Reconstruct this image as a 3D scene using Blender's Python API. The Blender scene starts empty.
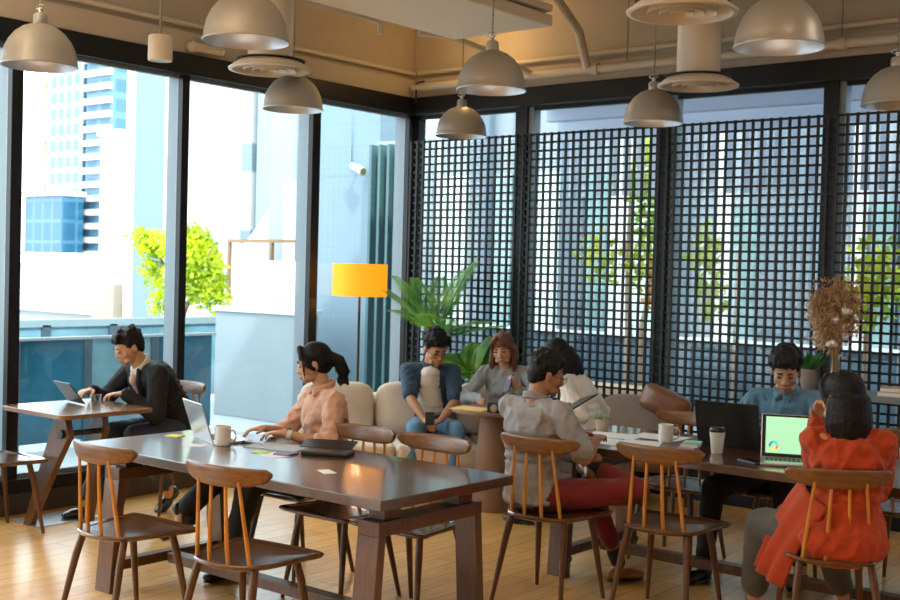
import bpy, bmesh, math, random
from math import sin, cos, pi, radians, sqrt
from mathutils import Vector, Matrix, noise
random.seed(7)
SC = bpy.context.scene
COL = SC.collection
V = Vector

# ---------------------------------------------------------------- materials
def new_mat(name):
    m = bpy.data.materials.new(name); m.use_nodes = True
    nt = m.node_tree
    return m, nt, nt.nodes['Principled BSDF']

def mat(name, col, rough=.5, metal=0., bump=0., bscale=200., var=0., vscale=8., spec=.5, coat=0., stretch=None, emit=None, estr=0., sheen=0., sub=0.):
    m, nt, b = new_mat(name)
    b.inputs['Base Color'].default_value = (*col, 1)
    b.inputs['Roughness'].default_value = rough
    b.inputs['Metallic'].default_value = metal
    b.inputs['Specular IOR Level'].default_value = spec
    b.inputs['Coat Weight'].default_value = coat
    b.inputs['Sheen Weight'].default_value = sheen
    if sub:
        b.inputs['Subsurface Weight'].default_value = sub
        b.inputs['Subsurface Radius'].default_value = (.02, .008, .004)
        b.inputs['Subsurface Scale'].default_value = .4
    if emit:
        b.inputs['Emission Color'].default_value = (*emit, 1)
        b.inputs['Emission Strength'].default_value = estr
    tc = nt.nodes.new('ShaderNodeTexCoord'); mp = nt.nodes.new('ShaderNodeMapping')
    nt.links.new(tc.outputs['Object'], mp.inputs['Vector'])
    if stretch: mp.inputs['Scale'].default_value = stretch
    if var:
        n = nt.nodes.new('ShaderNodeTexNoise'); n.inputs['Scale'].default_value = vscale
        n.inputs['Detail'].default_value = 5; n.inputs['Roughness'].default_value = .65
        nt.links.new(mp.outputs[0], n.inputs['Vector'])
        r = nt.nodes.new('ShaderNodeValToRGB')
        r.color_ramp.elements[0].position = .3; r.color_ramp.elements[1].position = .7
        r.color_ramp.elements[0].color = (*[c*(1-var) for c in col], 1)
        r.color_ramp.elements[1].color = (*[min(1, c*(1+var)) for c in col], 1)
        nt.links.new(n.outputs['Fac'], r.inputs[0]); nt.links.new(r.outputs[0], b.inputs['Base Color'])
    if bump:
        n2 = nt.nodes.new('ShaderNodeTexNoise'); n2.inputs['Scale'].default_value = bscale
        n2.inputs['Detail'].default_value = 3
        nt.links.new(mp.outputs[0], n2.inputs['Vector'])
        bp = nt.nodes.new('ShaderNodeBump'); bp.inputs['Strength'].default_value = bump; bp.inputs['Distance'].default_value = .01
        nt.links.new(n2.outputs['Fac'], bp.inputs['Height']); nt.links.new(bp.outputs[0], b.inputs['Normal'])
    return m

def wood(name, c1, c2, rough=.35, stretch=(1, 12, 12), scale=3., coat=.15, crough=.25, bmp=.12):
    m, nt, b = new_mat(name); c1 = (c1[0]*1.05, c1[1]*.97, c1[2]*.72); c2 = (c2[0]*1.05, c2[1]*.97, c2[2]*.72)
    tc = nt.nodes.new('ShaderNodeTexCoord'); mp = nt.nodes.new('ShaderNodeMapping')
    mp.inputs['Scale'].default_value = stretch
    nt.links.new(tc.outputs['Object'], mp.inputs['Vector'])
    n = nt.nodes.new('ShaderNodeTexNoise'); n.inputs['Scale'].default_value = scale; n.inputs['Detail'].default_value = 8
    n.inputs['Roughness'].default_value = .6; n.inputs['Distortion'].default_value = .6
    nt.links.new(mp.outputs[0], n.inputs['Vector'])
    r = nt.nodes.new('ShaderNodeValToRGB')
    r.color_ramp.elements[0].position = .32; r.color_ramp.elements[1].position = .68
    r.color_ramp.elements[0].color = (*c1, 1); r.color_ramp.elements[1].color = (*c2, 1)
    nt.links.new(n.outputs['Fac'], r.inputs[0]); nt.links.new(r.outputs[0], b.inputs['Base Color'])
    b.inputs['Roughness'].default_value = rough; b.inputs['Coat Weight'].default_value = coat
    b.inputs['Coat Roughness'].default_value = crough
    bp = nt.nodes.new('ShaderNodeBump'); bp.inputs['Strength'].default_value = bmp; bp.inputs['Distance'].default_value = .004
    nt.links.new(n.outputs['Fac'], bp.inputs['Height']); nt.links.new(bp.outputs[0], b.inputs['Normal'])
    return m

def floor_mat():
    m, nt, b = new_mat('oak_floor')
    tc = nt.nodes.new('ShaderNodeTexCoord'); mp = nt.nodes.new('ShaderNodeMapping')
    mp.inputs['Rotation'].default_value = (0, 0, pi/2)
    nt.links.new(tc.outputs['Object'], mp.inputs['Vector'])
    br = nt.nodes.new('ShaderNodeTexBrick')
    br.inputs['Scale'].default_value = 1; br.inputs['Brick Width'].default_value = 1.3; br.inputs['Row Height'].default_value = .13
    br.inputs['Mortar Size'].default_value = .0025; br.inputs['Mortar Smooth'].default_value = .2; br.offset = .37
    br.inputs['Color1'].default_value = (.88, .52, .17, 1); br.inputs['Color2'].default_value = (.72, .38, .10, 1)
    br.inputs['Mortar'].default_value = (.22, .11, .045, 1)
    nt.links.new(mp.outputs[0], br.inputs['Vector'])
    mp2 = nt.nodes.new('ShaderNodeMapping'); mp2.inputs['Scale'].default_value = (14, 1.2, 1)
    nt.links.new(tc.outputs['Object'], mp2.inputs['Vector'])
    n = nt.nodes.new('ShaderNodeTexNoise'); n.inputs['Scale'].default_value = 3.5; n.inputs['Detail'].default_value = 8
    nt.links.new(mp2.outputs[0], n.inputs['Vector'])
    mx = nt.nodes.new('ShaderNodeMix'); mx.data_type = 'RGBA'; mx.blend_type = 'MULTIPLY'; mx.inputs[0].default_value = .65
    r = nt.nodes.new('ShaderNodeValToRGB'); r.color_ramp.elements[0].color = (.62, .56, .50, 1); r.color_ramp.elements[1].color = (1, 1, 1, 1)
    r.color_ramp.elements[0].position = .3; r.color_ramp.elements[1].position = .62
    nt.links.new(n.outputs['Fac'], r.inputs[0])
    nt.links.new(br.outputs['Color'], mx.inputs[6]); nt.links.new(r.outputs[0], mx.inputs[7])
    nt.links.new(mx.outputs[2], b.inputs['Base Color'])
    b.inputs['Roughness'].default_value = .3; b.inputs['Coat Weight'].default_value = .6; b.inputs['Coat Roughness'].default_value = .2
    bp = nt.nodes.new('ShaderNodeBump'); bp.inputs['Strength'].default_value = .1; bp.inputs['Distance'].default_value = .004
    nt.links.new(n.outputs['Fac'], bp.inputs['Height']); nt.links.new(bp.outputs[0], b.inputs['Normal'])
    return m

def glass_mat(name, tint=(.93, .97, .97), refl=1.):
    m = bpy.data.materials.new(name); m.use_nodes = True
    nt = m.node_tree; nt.nodes.clear()
    o = nt.nodes.new('ShaderNodeOutputMaterial'); mx = nt.nodes.new('ShaderNodeMixShader')
    t = nt.nodes.new('ShaderNodeBsdfTransparent'); t.inputs[0].default_value = (*tint, 1)
    g = nt.nodes.new('ShaderNodeBsdfGlossy'); g.inputs['Roughness'].default_value = .02
    f = nt.nodes.new('ShaderNodeLayerWeight'); f.inputs[0].default_value = .5
    pw = nt.nodes.new('ShaderNodeMath'); pw.operation = 'POWER'; pw.inputs[1].default_value = 4.5
    mul = nt.nodes.new('ShaderNodeMath'); mul.operation = 'MULTIPLY_ADD'; mul.inputs[1].default_value = .55*refl; mul.inputs[2].default_value = .025*refl
    nt.links.new(f.outputs['Facing'], pw.inputs[0]); nt.links.new(pw.outputs[0], mul.inputs[0]); nt.links.new(mul.outputs[0], mx.inputs[0])
    nt.links.new(t.outputs[0], mx.inputs[1]); nt.links.new(g.outputs[0], mx.inputs[2]); nt.links.new(mx.outputs[0], o.inputs[0])
    return m

def leaf_mat(name, c1, c2, scale=6., trans=.4):
    m, nt, b = new_mat(name)
    tc = nt.nodes.new('ShaderNodeTexCoord'); n = nt.nodes.new('ShaderNodeTexNoise'); n.inputs['Scale'].default_value = scale
    nt.links.new(tc.outputs['Object'], n.inputs['Vector'])
    r = nt.nodes.new('ShaderNodeValToRGB'); r.color_ramp.elements[0].position = .35; r.color_ramp.elements[1].position = .65
    r.color_ramp.elements[0].color = (*c1, 1); r.color_ramp.elements[1].color = (*c2, 1)
    nt.links.new(n.outputs['Fac'], r.inputs[0]); nt.links.new(r.outputs[0], b.inputs['Base Color'])
    b.inputs['Roughness'].default_value = .5
    tr = nt.nodes.new('ShaderNodeBsdfTranslucent'); nt.links.new(r.outputs[0], tr.inputs[0])
    mx = nt.nodes.new('ShaderNodeMixShader'); mx.inputs[0].default_value = trans
    out = nt.nodes['Material Output']
    nt.links.new(b.outputs[0], mx.inputs[1]); nt.links.new(tr.outputs[0], mx.inputs[2]); nt.links.new(mx.outputs[0], out.inputs[0])
    return m

def facade_mat(name, wall, glassc, bw=3., rh=3., mortar=.35, vert=False, rough=.4):
    m, nt, b = new_mat(name)
    tc = nt.nodes.new('ShaderNodeTexCoord')
    sp = nt.nodes.new('ShaderNodeSeparateXYZ'); nt.links.new(tc.outputs['Object'], sp.inputs[0])
    ad = nt.nodes.new('ShaderNodeMath'); ad.operation = 'ADD'; nt.links.new(sp.outputs[0], ad.inputs[0]); nt.links.new(sp.outputs[1], ad.inputs[1])
    cb = nt.nodes.new('ShaderNodeCombineXYZ'); nt.links.new(ad.outputs[0], cb.inputs[0]); nt.links.new(sp.outputs[2], cb.inputs[1])
    br = nt.nodes.new('ShaderNodeTexBrick'); br.offset = 0; br.inputs['Scale'].default_value = 1
    br.inputs['Brick Width'].default_value = bw; br.inputs['Row Height'].default_value = rh; br.inputs['Mortar Size'].default_value = mortar
    br.inputs['Mortar Smooth'].default_value = .1
    br.inputs['Color1'].default_value = (*glassc, 1); br.inputs['Color2'].default_value = (*[c*.85 for c in glassc], 1); br.inputs['Mortar'].default_value = (*wall, 1)
    nt.links.new(cb.outputs[0], br.inputs['Vector']); nt.links.new(br.outputs['Color'], b.inputs['Base Color'])
    b.inputs['Roughness'].default_value = rough
    return m

MT = {}
MT['floor'] = floor_mat()
MT['plaster'] = mat('beige_plaster', (.44, .375, .295), .8, bump=.3, bscale=25, var=.06, vscale=2)
MT['plaster_light'] = mat('cream_paint', (.82, .74, .62), .75, bump=.15, bscale=40)
MT['pipe'] = mat('cream_pipe_paint', (.56, .49, .39), .55, bump=.1, bscale=60)
MT['black'] = mat('black_frame', (.006, .006, .007), .4, spec=.3)
MT['frame_side'] = mat('grey_anodised', (.20, .25, .29), .45)
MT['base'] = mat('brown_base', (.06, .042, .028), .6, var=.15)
MT['chair'] = wood('walnut_seat', (.060, .026, .013), (.125, .058, .030), .24, (2, 12, 12), 4., .8, .16, .06)
MT['chair_x'] = wood('walnut_rail', (.11, .048, .020), (.22, .108, .050), .34, (2, 14, 14), 4., .2)
MT['leg'] = wood('dark_leg', (.070, .031, .014), (.13, .060, .029), .36, (14, 14, 1.5), 4., .1)
MT['spindle'] = wood('honey_spindle', (.40, .17, .03), (.60, .29, .065), .4, (14, 14, 2), 4., .1)
MT['table'] = wood('dark_walnut_top', (.050, .023, .012), (.085, .041, .022), .28, (1.2, 16, 16), 4., .75, .11, .03)
MT['tleg'] = wood('table_leg_wood', (.078, .034, .015), (.14, .066, .032), .36, (12, 12, 1.5), 4., .15)
MT['cafe'] = wood('oak_cafe_top', (.16, .08, .04), (.27, .145, .075), .26, (2, 12, 12), 4., .7, .15, .05)
MT['lattice'] = mat('lattice_black', (.010, .013, .013), .45, spec=.3)
MT['pendant'] = mat('satin_pendant', (.43, .41, .37), .42, metal=.5, bump=.06, bscale=400)
MT['pendant_in'] = mat('pendant_inner', (.50, .51, .54), .35, metal=.7)
MT['chrome'] = mat('steel', (.6, .6, .6), .25, metal=1)
MT['cord'] = mat('cord', (.25, .22, .18), .6)
MT['diff'] = mat('diffuser_paint', (.70, .63, .53), .45)
MT['glass'] = glass_mat('window_glass')
MT['clear'] = glass_mat('drinking_glass', (.93, .96, .96), 3.5)
MT['sofa'] = mat('cream_sofa', (.66, .58, .49), .95, bump=.4, bscale=120, sheen=.3, var=.06, vscale=3)
MT['sofa_frame'] = wood('sofa_oak', (.45, .22, .08), (.58, .31, .12), .45)
MT['leather'] = mat('brown_leather', (.22, .10, .055), .32, bump=.35, bscale=90, var=.25, vscale=6, coat=.2)
MT['taupe'] = mat('taupe_fabric', (.24, .20, .17), .9, bump=.3, bscale=150)
MT['white'] = mat('white_ceramic', (.75, .74, .73), .25, coat=.3)
MT['paper'] = mat('paper', (.80, .84, .88), .8)
MT['paper_warm'] = mat('paper_warm', (.80, .78, .72), .8)
MT['lime'] = mat('lime_paper', (.50, .72, .08), .7)
MT['yellow'] = mat('yellow_paper', (.85, .75, .12), .7)
MT['purple'] = mat('purple_paper', (.22, .19, .34), .7)
MT['teal'] = mat('teal_paper', (.35, .75, .72), .7)
MT['lilac'] = mat('lilac_paper', (.55, .42, .70), .7)
MT['folder'] = mat('yellow_folder', (.86, .58, .17), .6, bump=.1)
MT['alu'] = mat('aluminium', (.58, .60, .63), .32, metal=.85)
MT['dark'] = mat('black_plastic', (.012, .013, .015), .3)
MT['keys'] = mat('dark_keys', (.03, .03, .035), .5)
MT['cup'] = mat('paper_cup', (.72, .78, .80), .6)
MT['terracotta'] = mat('brown_column', (.20, .115, .075), .5, var=.1)

# ---------------------------------------------------------------- objects
def emp(name, label, cat, loc=(0, 0, 0), rot=0, group=None):
    o = bpy.data.objects.new(name, None); COL.objects.link(o)
    o.empty_display_size = .1
    o.location = loc; o.rotation_euler = (0, 0, radians(rot))
    tag(o, label, cat, group)
    return o
def tag(o, label=None, cat=None, group=None, kind=None):
    if label: o['label'] = label
    if cat: o['category'] = cat
    if group: o['group'] = group
    if kind: o['kind'] = kind
    return o
def copy_tree(o, label, loc, rot, parent=None):
    c = o.copy(); COL.objects.link(c)
    if parent is None:
        c.location = loc; c.rotation_euler = (0, 0, radians(rot)); c['label'] = label
    else:
        c.parent = parent
    for ch in [x for x in bpy.data.objects if x.parent == o]:
        copy_tree(ch, None, None, None, c)
    return c

class MB:
    def __init__(s): s.v = []; s.f = []; s.fm = []; s.M = Matrix(); s.mi = 0
    def _a(s, vs, fs):
        b = len(s.v); s.v += [s.M @ V(v) for v in vs]
        s.f += [[b+i for i in f] for f in fs]; s.fm += [s.mi]*len(fs); return s
    def box(s, lo, hi):
        x0, y0, z0 = lo; x1, y1, z1 = hi
        return s._a([(x0,y0,z0),(x1,y0,z0),(x1,y1,z0),(x0,y1,z0),(x0,y0,z1),(x1,y0,z1),(x1,y1,z1),(x0,y1,z1)],
                    [(3,2,1,0),(4,5,6,7),(0,1,5,4),(1,2,6,5),(2,3,7,6),(3,0,4,7)])
    def cbox(s, c, d): return s.box([c[i]-d[i]/2 for i in range(3)], [c[i]+d[i]/2 for i in range(3)])
    def hexa(s, pts): return s._a(pts, [(3,2,1,0),(4,5,6,7),(0,1,5,4),(1,2,6,5),(2,3,7,6),(3,0,4,7)])
    def tube(s, pts, rs, n=12, caps=True):
        pts = [V(p) for p in pts]
        if not hasattr(rs, '__len__'): rs = [rs]*len(pts)
        vs = []; up = None
        for i, p in enumerate(pts):
            t = (pts[min(i+1, len(pts)-1)]-pts[max(i-1, 0)]).normalized()
            if up is None:
                up = V((0, 0, 1)) if abs(t.z) < .9 else V((1, 0, 0))
            a = t.cross(up).normalized(); b2 = t.cross(a).normalized(); up = -b2 if False else up
            for k in range(n):
                w = 2*pi*k/n; vs.append(p+a*(rs[i]*cos(w))+b2*(rs[i]*sin(w)))
        fs = []
        for i in range(len(pts)-1):
            for k in range(n):
                k2 = (k+1) % n; fs.append((i*n+k, i*n+k2, (i+1)*n+k2, (i+1)*n+k))
        if caps:
            fs.append(tuple(range(n))[::-1]); fs.append(tuple((len(pts)-1)*n+k for k in range(n)))
        return s._a(vs, fs)
    def lathe(s, prof, c=(0, 0, 0), n=32, close=False):
        vs = []; m = len(prof)
        for r, z in prof:
            for k in range(n):
                w = 2*pi*k/n; vs.append((c[0]+r*cos(w), c[1]+r*sin(w), c[2]+z))
        fs = []
        for i in range(m-1 if not close else m):
            j = (i+1) % m
            for k in range(n):
                k2 = (k+1) % n; fs.append((i*n+k, i*n+k2, j*n+k2, j*n+k))
        if not close:
            if prof[0][0] > 1e-5: fs.append(tuple(range(n))[::-1])
            if prof[-1][0] > 1e-5: fs.append(tuple((m-1)*n+k for k in range(n)))
        return s._a(vs, fs)
    def prism(s, poly, z0, z1):
        n = len(poly)
        vs = [(x, y, z0) for x, y in poly]+[(x, y, z1) for x, y in poly]
        return s._a(vs, [tuple(range(n))[::-1], tuple(range(n, 2*n))]+[(i, (i+1) % n, n+(i+1) % n, n+i) for i in range(n)])
    def grid(s, fn, nu, nv, closed_u=False):
        vs = [fn(i/(nu if closed_u else nu-1), j/(nv-1)) for j in range(nv) for i in range(nu)]
        fs = []
        for j in range(nv-1):
            for i in range(nu if closed_u else nu-1):
                i2 = (i+1) % nu; fs.append((j*nu+i, j*nu+i2, (j+1)*nu+i2, (j+1)*nu+i))
        return s._a(vs, fs)
    def sphere(s, c, r, n=12, m=8):
        if not hasattr(r, '__len__'): r = (r, r, r)
        vs = [(c[0], c[1], c[2]-r[2])]
        for j in range(1, m):
            a = -pi/2+pi*j/m
            for k in range(n):
                w = 2*pi*k/n; vs.append((c[0]+r[0]*cos(a)*cos(w), c[1]+r[1]*cos(a)*sin(w), c[2]+r[2]*sin(a)))
        vs.append((c[0], c[1], c[2]+r[2])); L = len(vs)-1
        fs = [(0, 1+(k+1) % n, 1+k) for k in range(n)]
        for j in range(m-2):
            for k in range(n):
                k2 = (k+1) % n; fs.append((1+j*n+k, 1+j*n+k2, 1+(j+1)*n+k2, 1+(j+1)*n+k))
        fs += [(L, 1+(m-2)*n+k, 1+(m-2)*n+(k+1) % n) for k in range(n)]
        return s._a(vs, fs)
    def build(s, name, m, parent=None, bevel=0., smooth=False, label=None, off=None, recalc=True, seg=2):
        me = bpy.data.meshes.new(name)
        vs = s.v if off is None else [v-V(off) for v in s.v]
        me.from_pydata([tuple(v) for v in vs], [], s.f)
        mats = m if isinstance(m, (list, tuple)) else [m]
        for x in mats: me.materials.append(x)
        if len(mats) > 1: me.polygons.foreach_set('material_index', s.fm)
        if recalc:
            bm = bmesh.new(); bm.from_mesh(me); bmesh.ops.recalc_face_normals(bm, faces=bm.faces); bm.to_mesh(me); bm.free()
        if smooth:
            me.polygons.foreach_set('use_smooth', [True]*len(me.polygons))
        o = bpy.data.objects.new(name, me); COL.objects.link(o)
        if parent is not None: o.parent = parent
        if off is not None and parent is None: o.location = off
        if bevel:
            md = o.modifiers.new('bevel', 'BEVEL'); md.width = bevel; md.segments = seg; md.limit_method = 'ANGLE'; md.angle_limit = radians(40)
        if smooth == 'auto':
            me.set_sharp_from_angle(angle=radians(35))
        if label: o['label'] = label
        return o

def struct(name, mb, m, bevel=0., label=None, parent=None, smooth=False):
    o = mb.build(name, m, parent, bevel, smooth)
    if parent is None: o['kind'] = 'structure'
    return o

# ---------------------------------------------------------------- camera, world, light
cam = bpy.data.cameras.new('camera'); co = bpy.data.objects.new('camera', cam); COL.objects.link(co)
cam.sensor_width = 36; cam.lens = 1182/900*36
yaw, pit, rol = radians(39.2), radians(-1.4), radians(1.5)
fwd = V((-sin(yaw)*cos(pit), cos(yaw)*cos(pit), sin(pit))); rt = V((cos(yaw), sin(yaw), 0)); up = rt.cross(fwd)
r2 = rt*cos(rol)+up*sin(rol); u2 = -rt*sin(rol)+up*cos(rol)
M3 = Matrix((r2, u2, -fwd)).transposed()
co.matrix_world = Matrix.Translation((0, 0, 1.65)) @ M3.to_4x4()
cam.clip_end = 500; cam.dof.use_dof = True; cam.dof.focus_distance = 5.3; cam.dof.aperture_fstop = 5.0
SC.camera = co
SC.view_settings.view_transform = 'Standard'; SC.view_settings.look = 'None'; SC.view_settings.gamma = 1; SC.view_settings.exposure = .85
SC.view_settings.use_curve_mapping = False
try:
    SC.cycles.use_denoising = True; SC.cycles.denoiser = 'OPENIMAGEDENOISE'
    SC.cycles.max_bounces = 8; SC.cycles.transparent_max_bounces = 16; SC.cycles.caustics_reflective = False; SC.cycles.caustics_refractive = False
    SC.cycles.sample_clamp_indirect = 6
except Exception: pass
w = bpy.data.worlds.new('World'); SC.world = w; w.use_nodes = True
bg = w.node_tree.nodes['Background']; bg.inputs[0].default_value = (.90, .96, 1, 1); bg.inputs[1].default_value = 2.9

def light(kind, name, loc, energy, color, size=.3, rot=None, size_y=None, spot=None, blend=.5):
    l = bpy.data.lights.new(name, kind); l.energy = energy; l.color = color
    if kind == 'AREA':
        l.size = size
        if size_y: l.shape = 'RECTANGLE'; l.size_y = size_y
    elif kind in ('POINT', 'SPOT'): l.shadow_soft_size = size
    if kind == 'SPOT': l.spot_size = spot; l.spot_blend = blend
    o = bpy.data.objects.new(name, l); COL.objects.link(o); o.location = loc
    if rot: o.rotation_euler = rot
    return o
sun = bpy.data.lights.new('sun', 'SUN'); sun.energy = 2.4; sun.angle = radians(2); sun.color = (1, .96, .9)
so = bpy.data.objects.new('sun', sun); COL.objects.link(so)
so.rotation_euler = V((-.62, .45, -.75)).to_track_quat('-Z', 'Y').to_euler()

# ---------------------------------------------------------------- room
XL, YB = -6.98, 7.96
XR, YF, ZC = 3.6, -3.2, 3.95
struct('floor', MB().box((XL-.15, YF, -.12), (XR, YB+.2, 0)), MT['floor'])
struct('ceiling', MB().box((XL-.3, YF-.2, ZC), (XR+.2, YB+.3, ZC+.25)), MT['plaster_light'])
struct('wall_right', MB().box((XR, YF, 0), (XR+.2, YB+.2, ZC)), MT['plaster'])
struct('wall_front', MB().box((XL-.2, YF-.2, 0), (XR+.2, YF, ZC)), MT['plaster'])
# upper walls above the glazing with a small bulkhead ledge
b = MB(); b.box((XL-.2, YF, 3.17), (XL, YB+.2, ZC)); b.box((XL, YF, 3.17), (XL+.05, YB-.05, 3.33))
struct('wall_left', b, MT['plaster'], .006)
b = MB(); b.box((XL, YB, 3.17), (XR, YB+.2, ZC)); b.box((XL, YB-.05, 3.17), (XR, YB, 3.33))
struct('wall_back', b, MT['plaster'], .006)
struct('trim_1', MB().box((XL-.16, YF, 3.02), (XL+.07, YB+.16, 3.17)), MT['black'], .004)
struct('trim_2', MB().box((XL+.07, YB-.07, 3.02), (XR, YB+.16, 3.17)), MT['black'], .004)
b = MB(); b.box((XL-.16, YF, .14), (XL+.03, YB, .23)); 
struct('trim_3', b, MT['black'], .004)
struct('baseboard_left', MB().box((XL-.16, YF, 0), (XL+.02, YB, .14)), MT['base'], .004)
struct('baseboard_back', MB().box((XL+.02, YB-.02, 0), (XR, YB+.16, .16)), MT['black'], .004)
# left glazing: mullions and panes
ymul = [(-1.7,-1.62),(.95, 1.03),(2.78, 2.86), (4.07, 4.15), (5.41, 5.475), (6.72, 6.81), (7.90, 7.98)]
for i, (a, c) in enumerate(ymul):
    b = MB(); b.box((XL-.03, a, .23), (XL+.02, c, 3.02)); b.mi = 1; b.box((XL-.15, a+.004, .23), (XL-.03, c-.004, 3.02))
    struct('trim_%d' % (10+i), b, [MT['black'], MT['frame_side']])
for i in range(len(ymul)-1):
    y0, y1 = ymul[i][1], ymul[i+1][0]
    b = MB()
    b.box((XL-.05, y0, .23), (XL-.01, y1, .26)); b.box((XL-.05, y0, 2.995), (XL-.01, y1, 3.02))
    wn = struct('window_%d' % (i+1), b, MT['frame_side'])
    b = MB(); b.box((XL-.04, y0, .26), (XL-.032, y1, 2.995)); b.build('glass_pane', MT['glass'], wn)
# back glazing
xmul = [(-6.98, -6.92), (-5.84, -5.67), (-4.51, -4.35), (-3.21, -3.06), (-1.92, -1.77), (-.62, -.47), (.70, .85), (2.0, 2.15), (3.45, 3.6)]
for i, (a, c) in enumerate(xmul):
    b = MB(); b.box((a, YB, .16), (a+(c-a)*.7, YB+.12, 3.02)); b.mi = 1; b.box((a+(c-a)*.7, YB+.02, .16), (c, YB+.12, 3.02))
    struct('trim_%d' % (20+i), b, [MT['black'], MT['frame_side'] if i else MT['black']])
for i in range(len(xmul)-1):
    x0, x1 = xmul[i][1], xmul[i+1][0]
    b = MB(); b.box((x0, YB+.03, .16), (x1, YB+.07, .2)); b.box((x0, YB+.03, 2.99), (x1, YB+.07, 3.02))
    wn = struct('window_%d' % (i+11), b, MT['black'])
    b = MB(); b.box((x0, YB+.045, .2), (x1, YB+.053, 2.99)); b.build('glass_pane', MT['glass'], wn)
# lattice screens
LX = [-6.90, -5.755, -4.43, -3.135, -1.845, -.545, .775]
labs = ['black lattice screen at the far left, behind the palm', 'black lattice screen left of centre, behind the man in the grey shirt',
        'black lattice screen right of centre, behind the brown leather lounge chair', 'black lattice screen at the far right edge, behind the dried flowers', None, None]
for i in range(4):
    x0, x1 = LX[i], LX[i+1]; n = round((x1-x0)/.0695); dx = (x1-x0)/n
    b = MB()
    for k in range(n+(i == 3)): 
        x = x0+dx*k; b.box((x-.0085, YB-.103, .22), (x+.0085, YB-.085, 2.785))
    z = 2.775
    while z > .2:
        b.box((x0-.009, YB-.086, z-.0082), (x1-.009, YB-.070, z+.0082)); z -= .0665
    b.box((x0, YB-.09, .16), (x1-.012, YB-.07, .24))
    o = b.build('lattice_screen', MT['lattice'], off=(x0, YB-.08, .16))
    tag(o, labs[i], 'screen', 'lattice screens along the window wall')
# pipes on the walls and near the ceiling
def pipe(name, pts, r, label, group=None, m='pipe', cl=()):
    b = MB(); b.tube(pts, r, 14)
    o = b.build(name, MT[m], smooth='auto', off=pts[0]); tag(o, label, 'pipe', group)
    for c in cl:
        bb = MB(); d = (V(pts[1])-V(pts[0])).normalized(); c = V(c)
        bb.tube([c-d*.03, c+d*.03], r*1.35, 14); bb.build('collar', MT[m], o, smooth='auto', off=None).data.transform(Matrix.Translation(-V(pts[0])))
    return o
pipe('wall_pipe', [(XL+.04, -2.5, 3.385), (XL+.04, YB-.03, 3.385)], .018, 'thin cream pipe running along the left wall above the windows')
pipe('wall_pipe', [(XL+.1, YB-.04, 3.385), (XR-.1, YB-.04, 3.385)], .02, 'thin cream pipe on the back wall, upper of the two')
pipe('wall_pipe', [(XL+.1, YB-.11, 3.25), (-5.75, YB-.11, 3.25), (XR-.1, YB-.11, 3.25)], .033, 'thick cream pipe on the back wall just above the black window head', cl=[(-4.05, YB-.11, 3.25), (-3.05, YB-.11, 3.25), (-5.0, YB-.11, 3.25)])
pipe('drop_pipe', [(-4.98, 7.2, 3.72), (-5.0, 7.6, 3.5), (-5.08, YB-.11, 3.27)], .035, 'short cream pipe dropping to the thick wall pipe right of the hanging box')
pipe('drop_pipe', [(-6.1, 7.0, 3.5), (-5.95, 7.2, 3.5), (-5.8, 7.5, 3.42), (-5.62, YB-.11, 3.27)], .026, 'bent cream pipe coming from behind the hanging ceiling box')
pipe('sprinkler_pipe', [(-5.55, 1.5, 3.35), (-5.55, 5.93, 3.35), (-5.55, 5.97, 3.33), (-5.55, 5.975, 3.26)], .022, 'cream sprinkler pipe below the ceiling with a turned down end')
pipe('hanger_rod', [(-4.72, YB-.11, 3.27), (-4.72, YB-.11, ZC-.02)], .006, 'thin rod hanging the thick wall pipe left of centre', 'pipe hanger rods', 'cord')
pipe('hanger_rod', [(-4.05, YB-.12, 3.27), (-4.05, YB-.12, ZC-.02)], .006, 'thin rod hanging the thick wall pipe beside the lower air vent', 'pipe hanger rods', 'cord')
pipe('hanger_rod', [(-3.05, YB-.12, 3.27), (-3.05, YB-.12, ZC-.02)], .006, 'thin rod hanging the thick wall pipe above the right window post', 'pipe hanger rods', 'cord')
# hanging fan coil box
t = emp('ceiling_unit', 'large cream box hanging under the ceiling near the corner', 'air unit', (-5.0, 4.8, 3.32))
b = MB(); b.box((-.44, -3.2, 0), (.42, 1.84, .08)); b.box((-.40, -3.2, .08), (.34, 1.78, .4)); b.box((.30,-3.2,.1),(.42,1.84,.15))
b.build('casing', MT['plaster_light'], t, .012)
b = MB()
for k in range(9): b.box((.342, 1.3+k*.05, .16), (.36, 1.32+k*.05, .36))
b.build('coil_fins', MT['chrome'], t)
for y in (-2.6, -.6, 1.4):
    b = MB(); b.tube([(-.3, y, .38), (-.3, y, .62)], .006, 8); b.tube([(.28, y, .38), (.28, y, .62)], .006, 8); b.build('hanger', MT['cord'], t)
t = emp('ceiling_duct', 'flat cream duct under the ceiling above the middle window bay', 'duct', (-3.6, 5.0, 3.62))
b = MB(); b.box((-1.0, -3, 0), (2.2, 2.0, .3)); b.build('casing', MT['plaster_light'], t, .01)
b = MB(); b.box((-1.03, 1.6, -.02), (-.97, 2.03, .3)); b.box((-1.0, 1.96, -.02), (2.2, 2.02, .3)); b.build('flange', MT['pipe'], t, .004)
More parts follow.
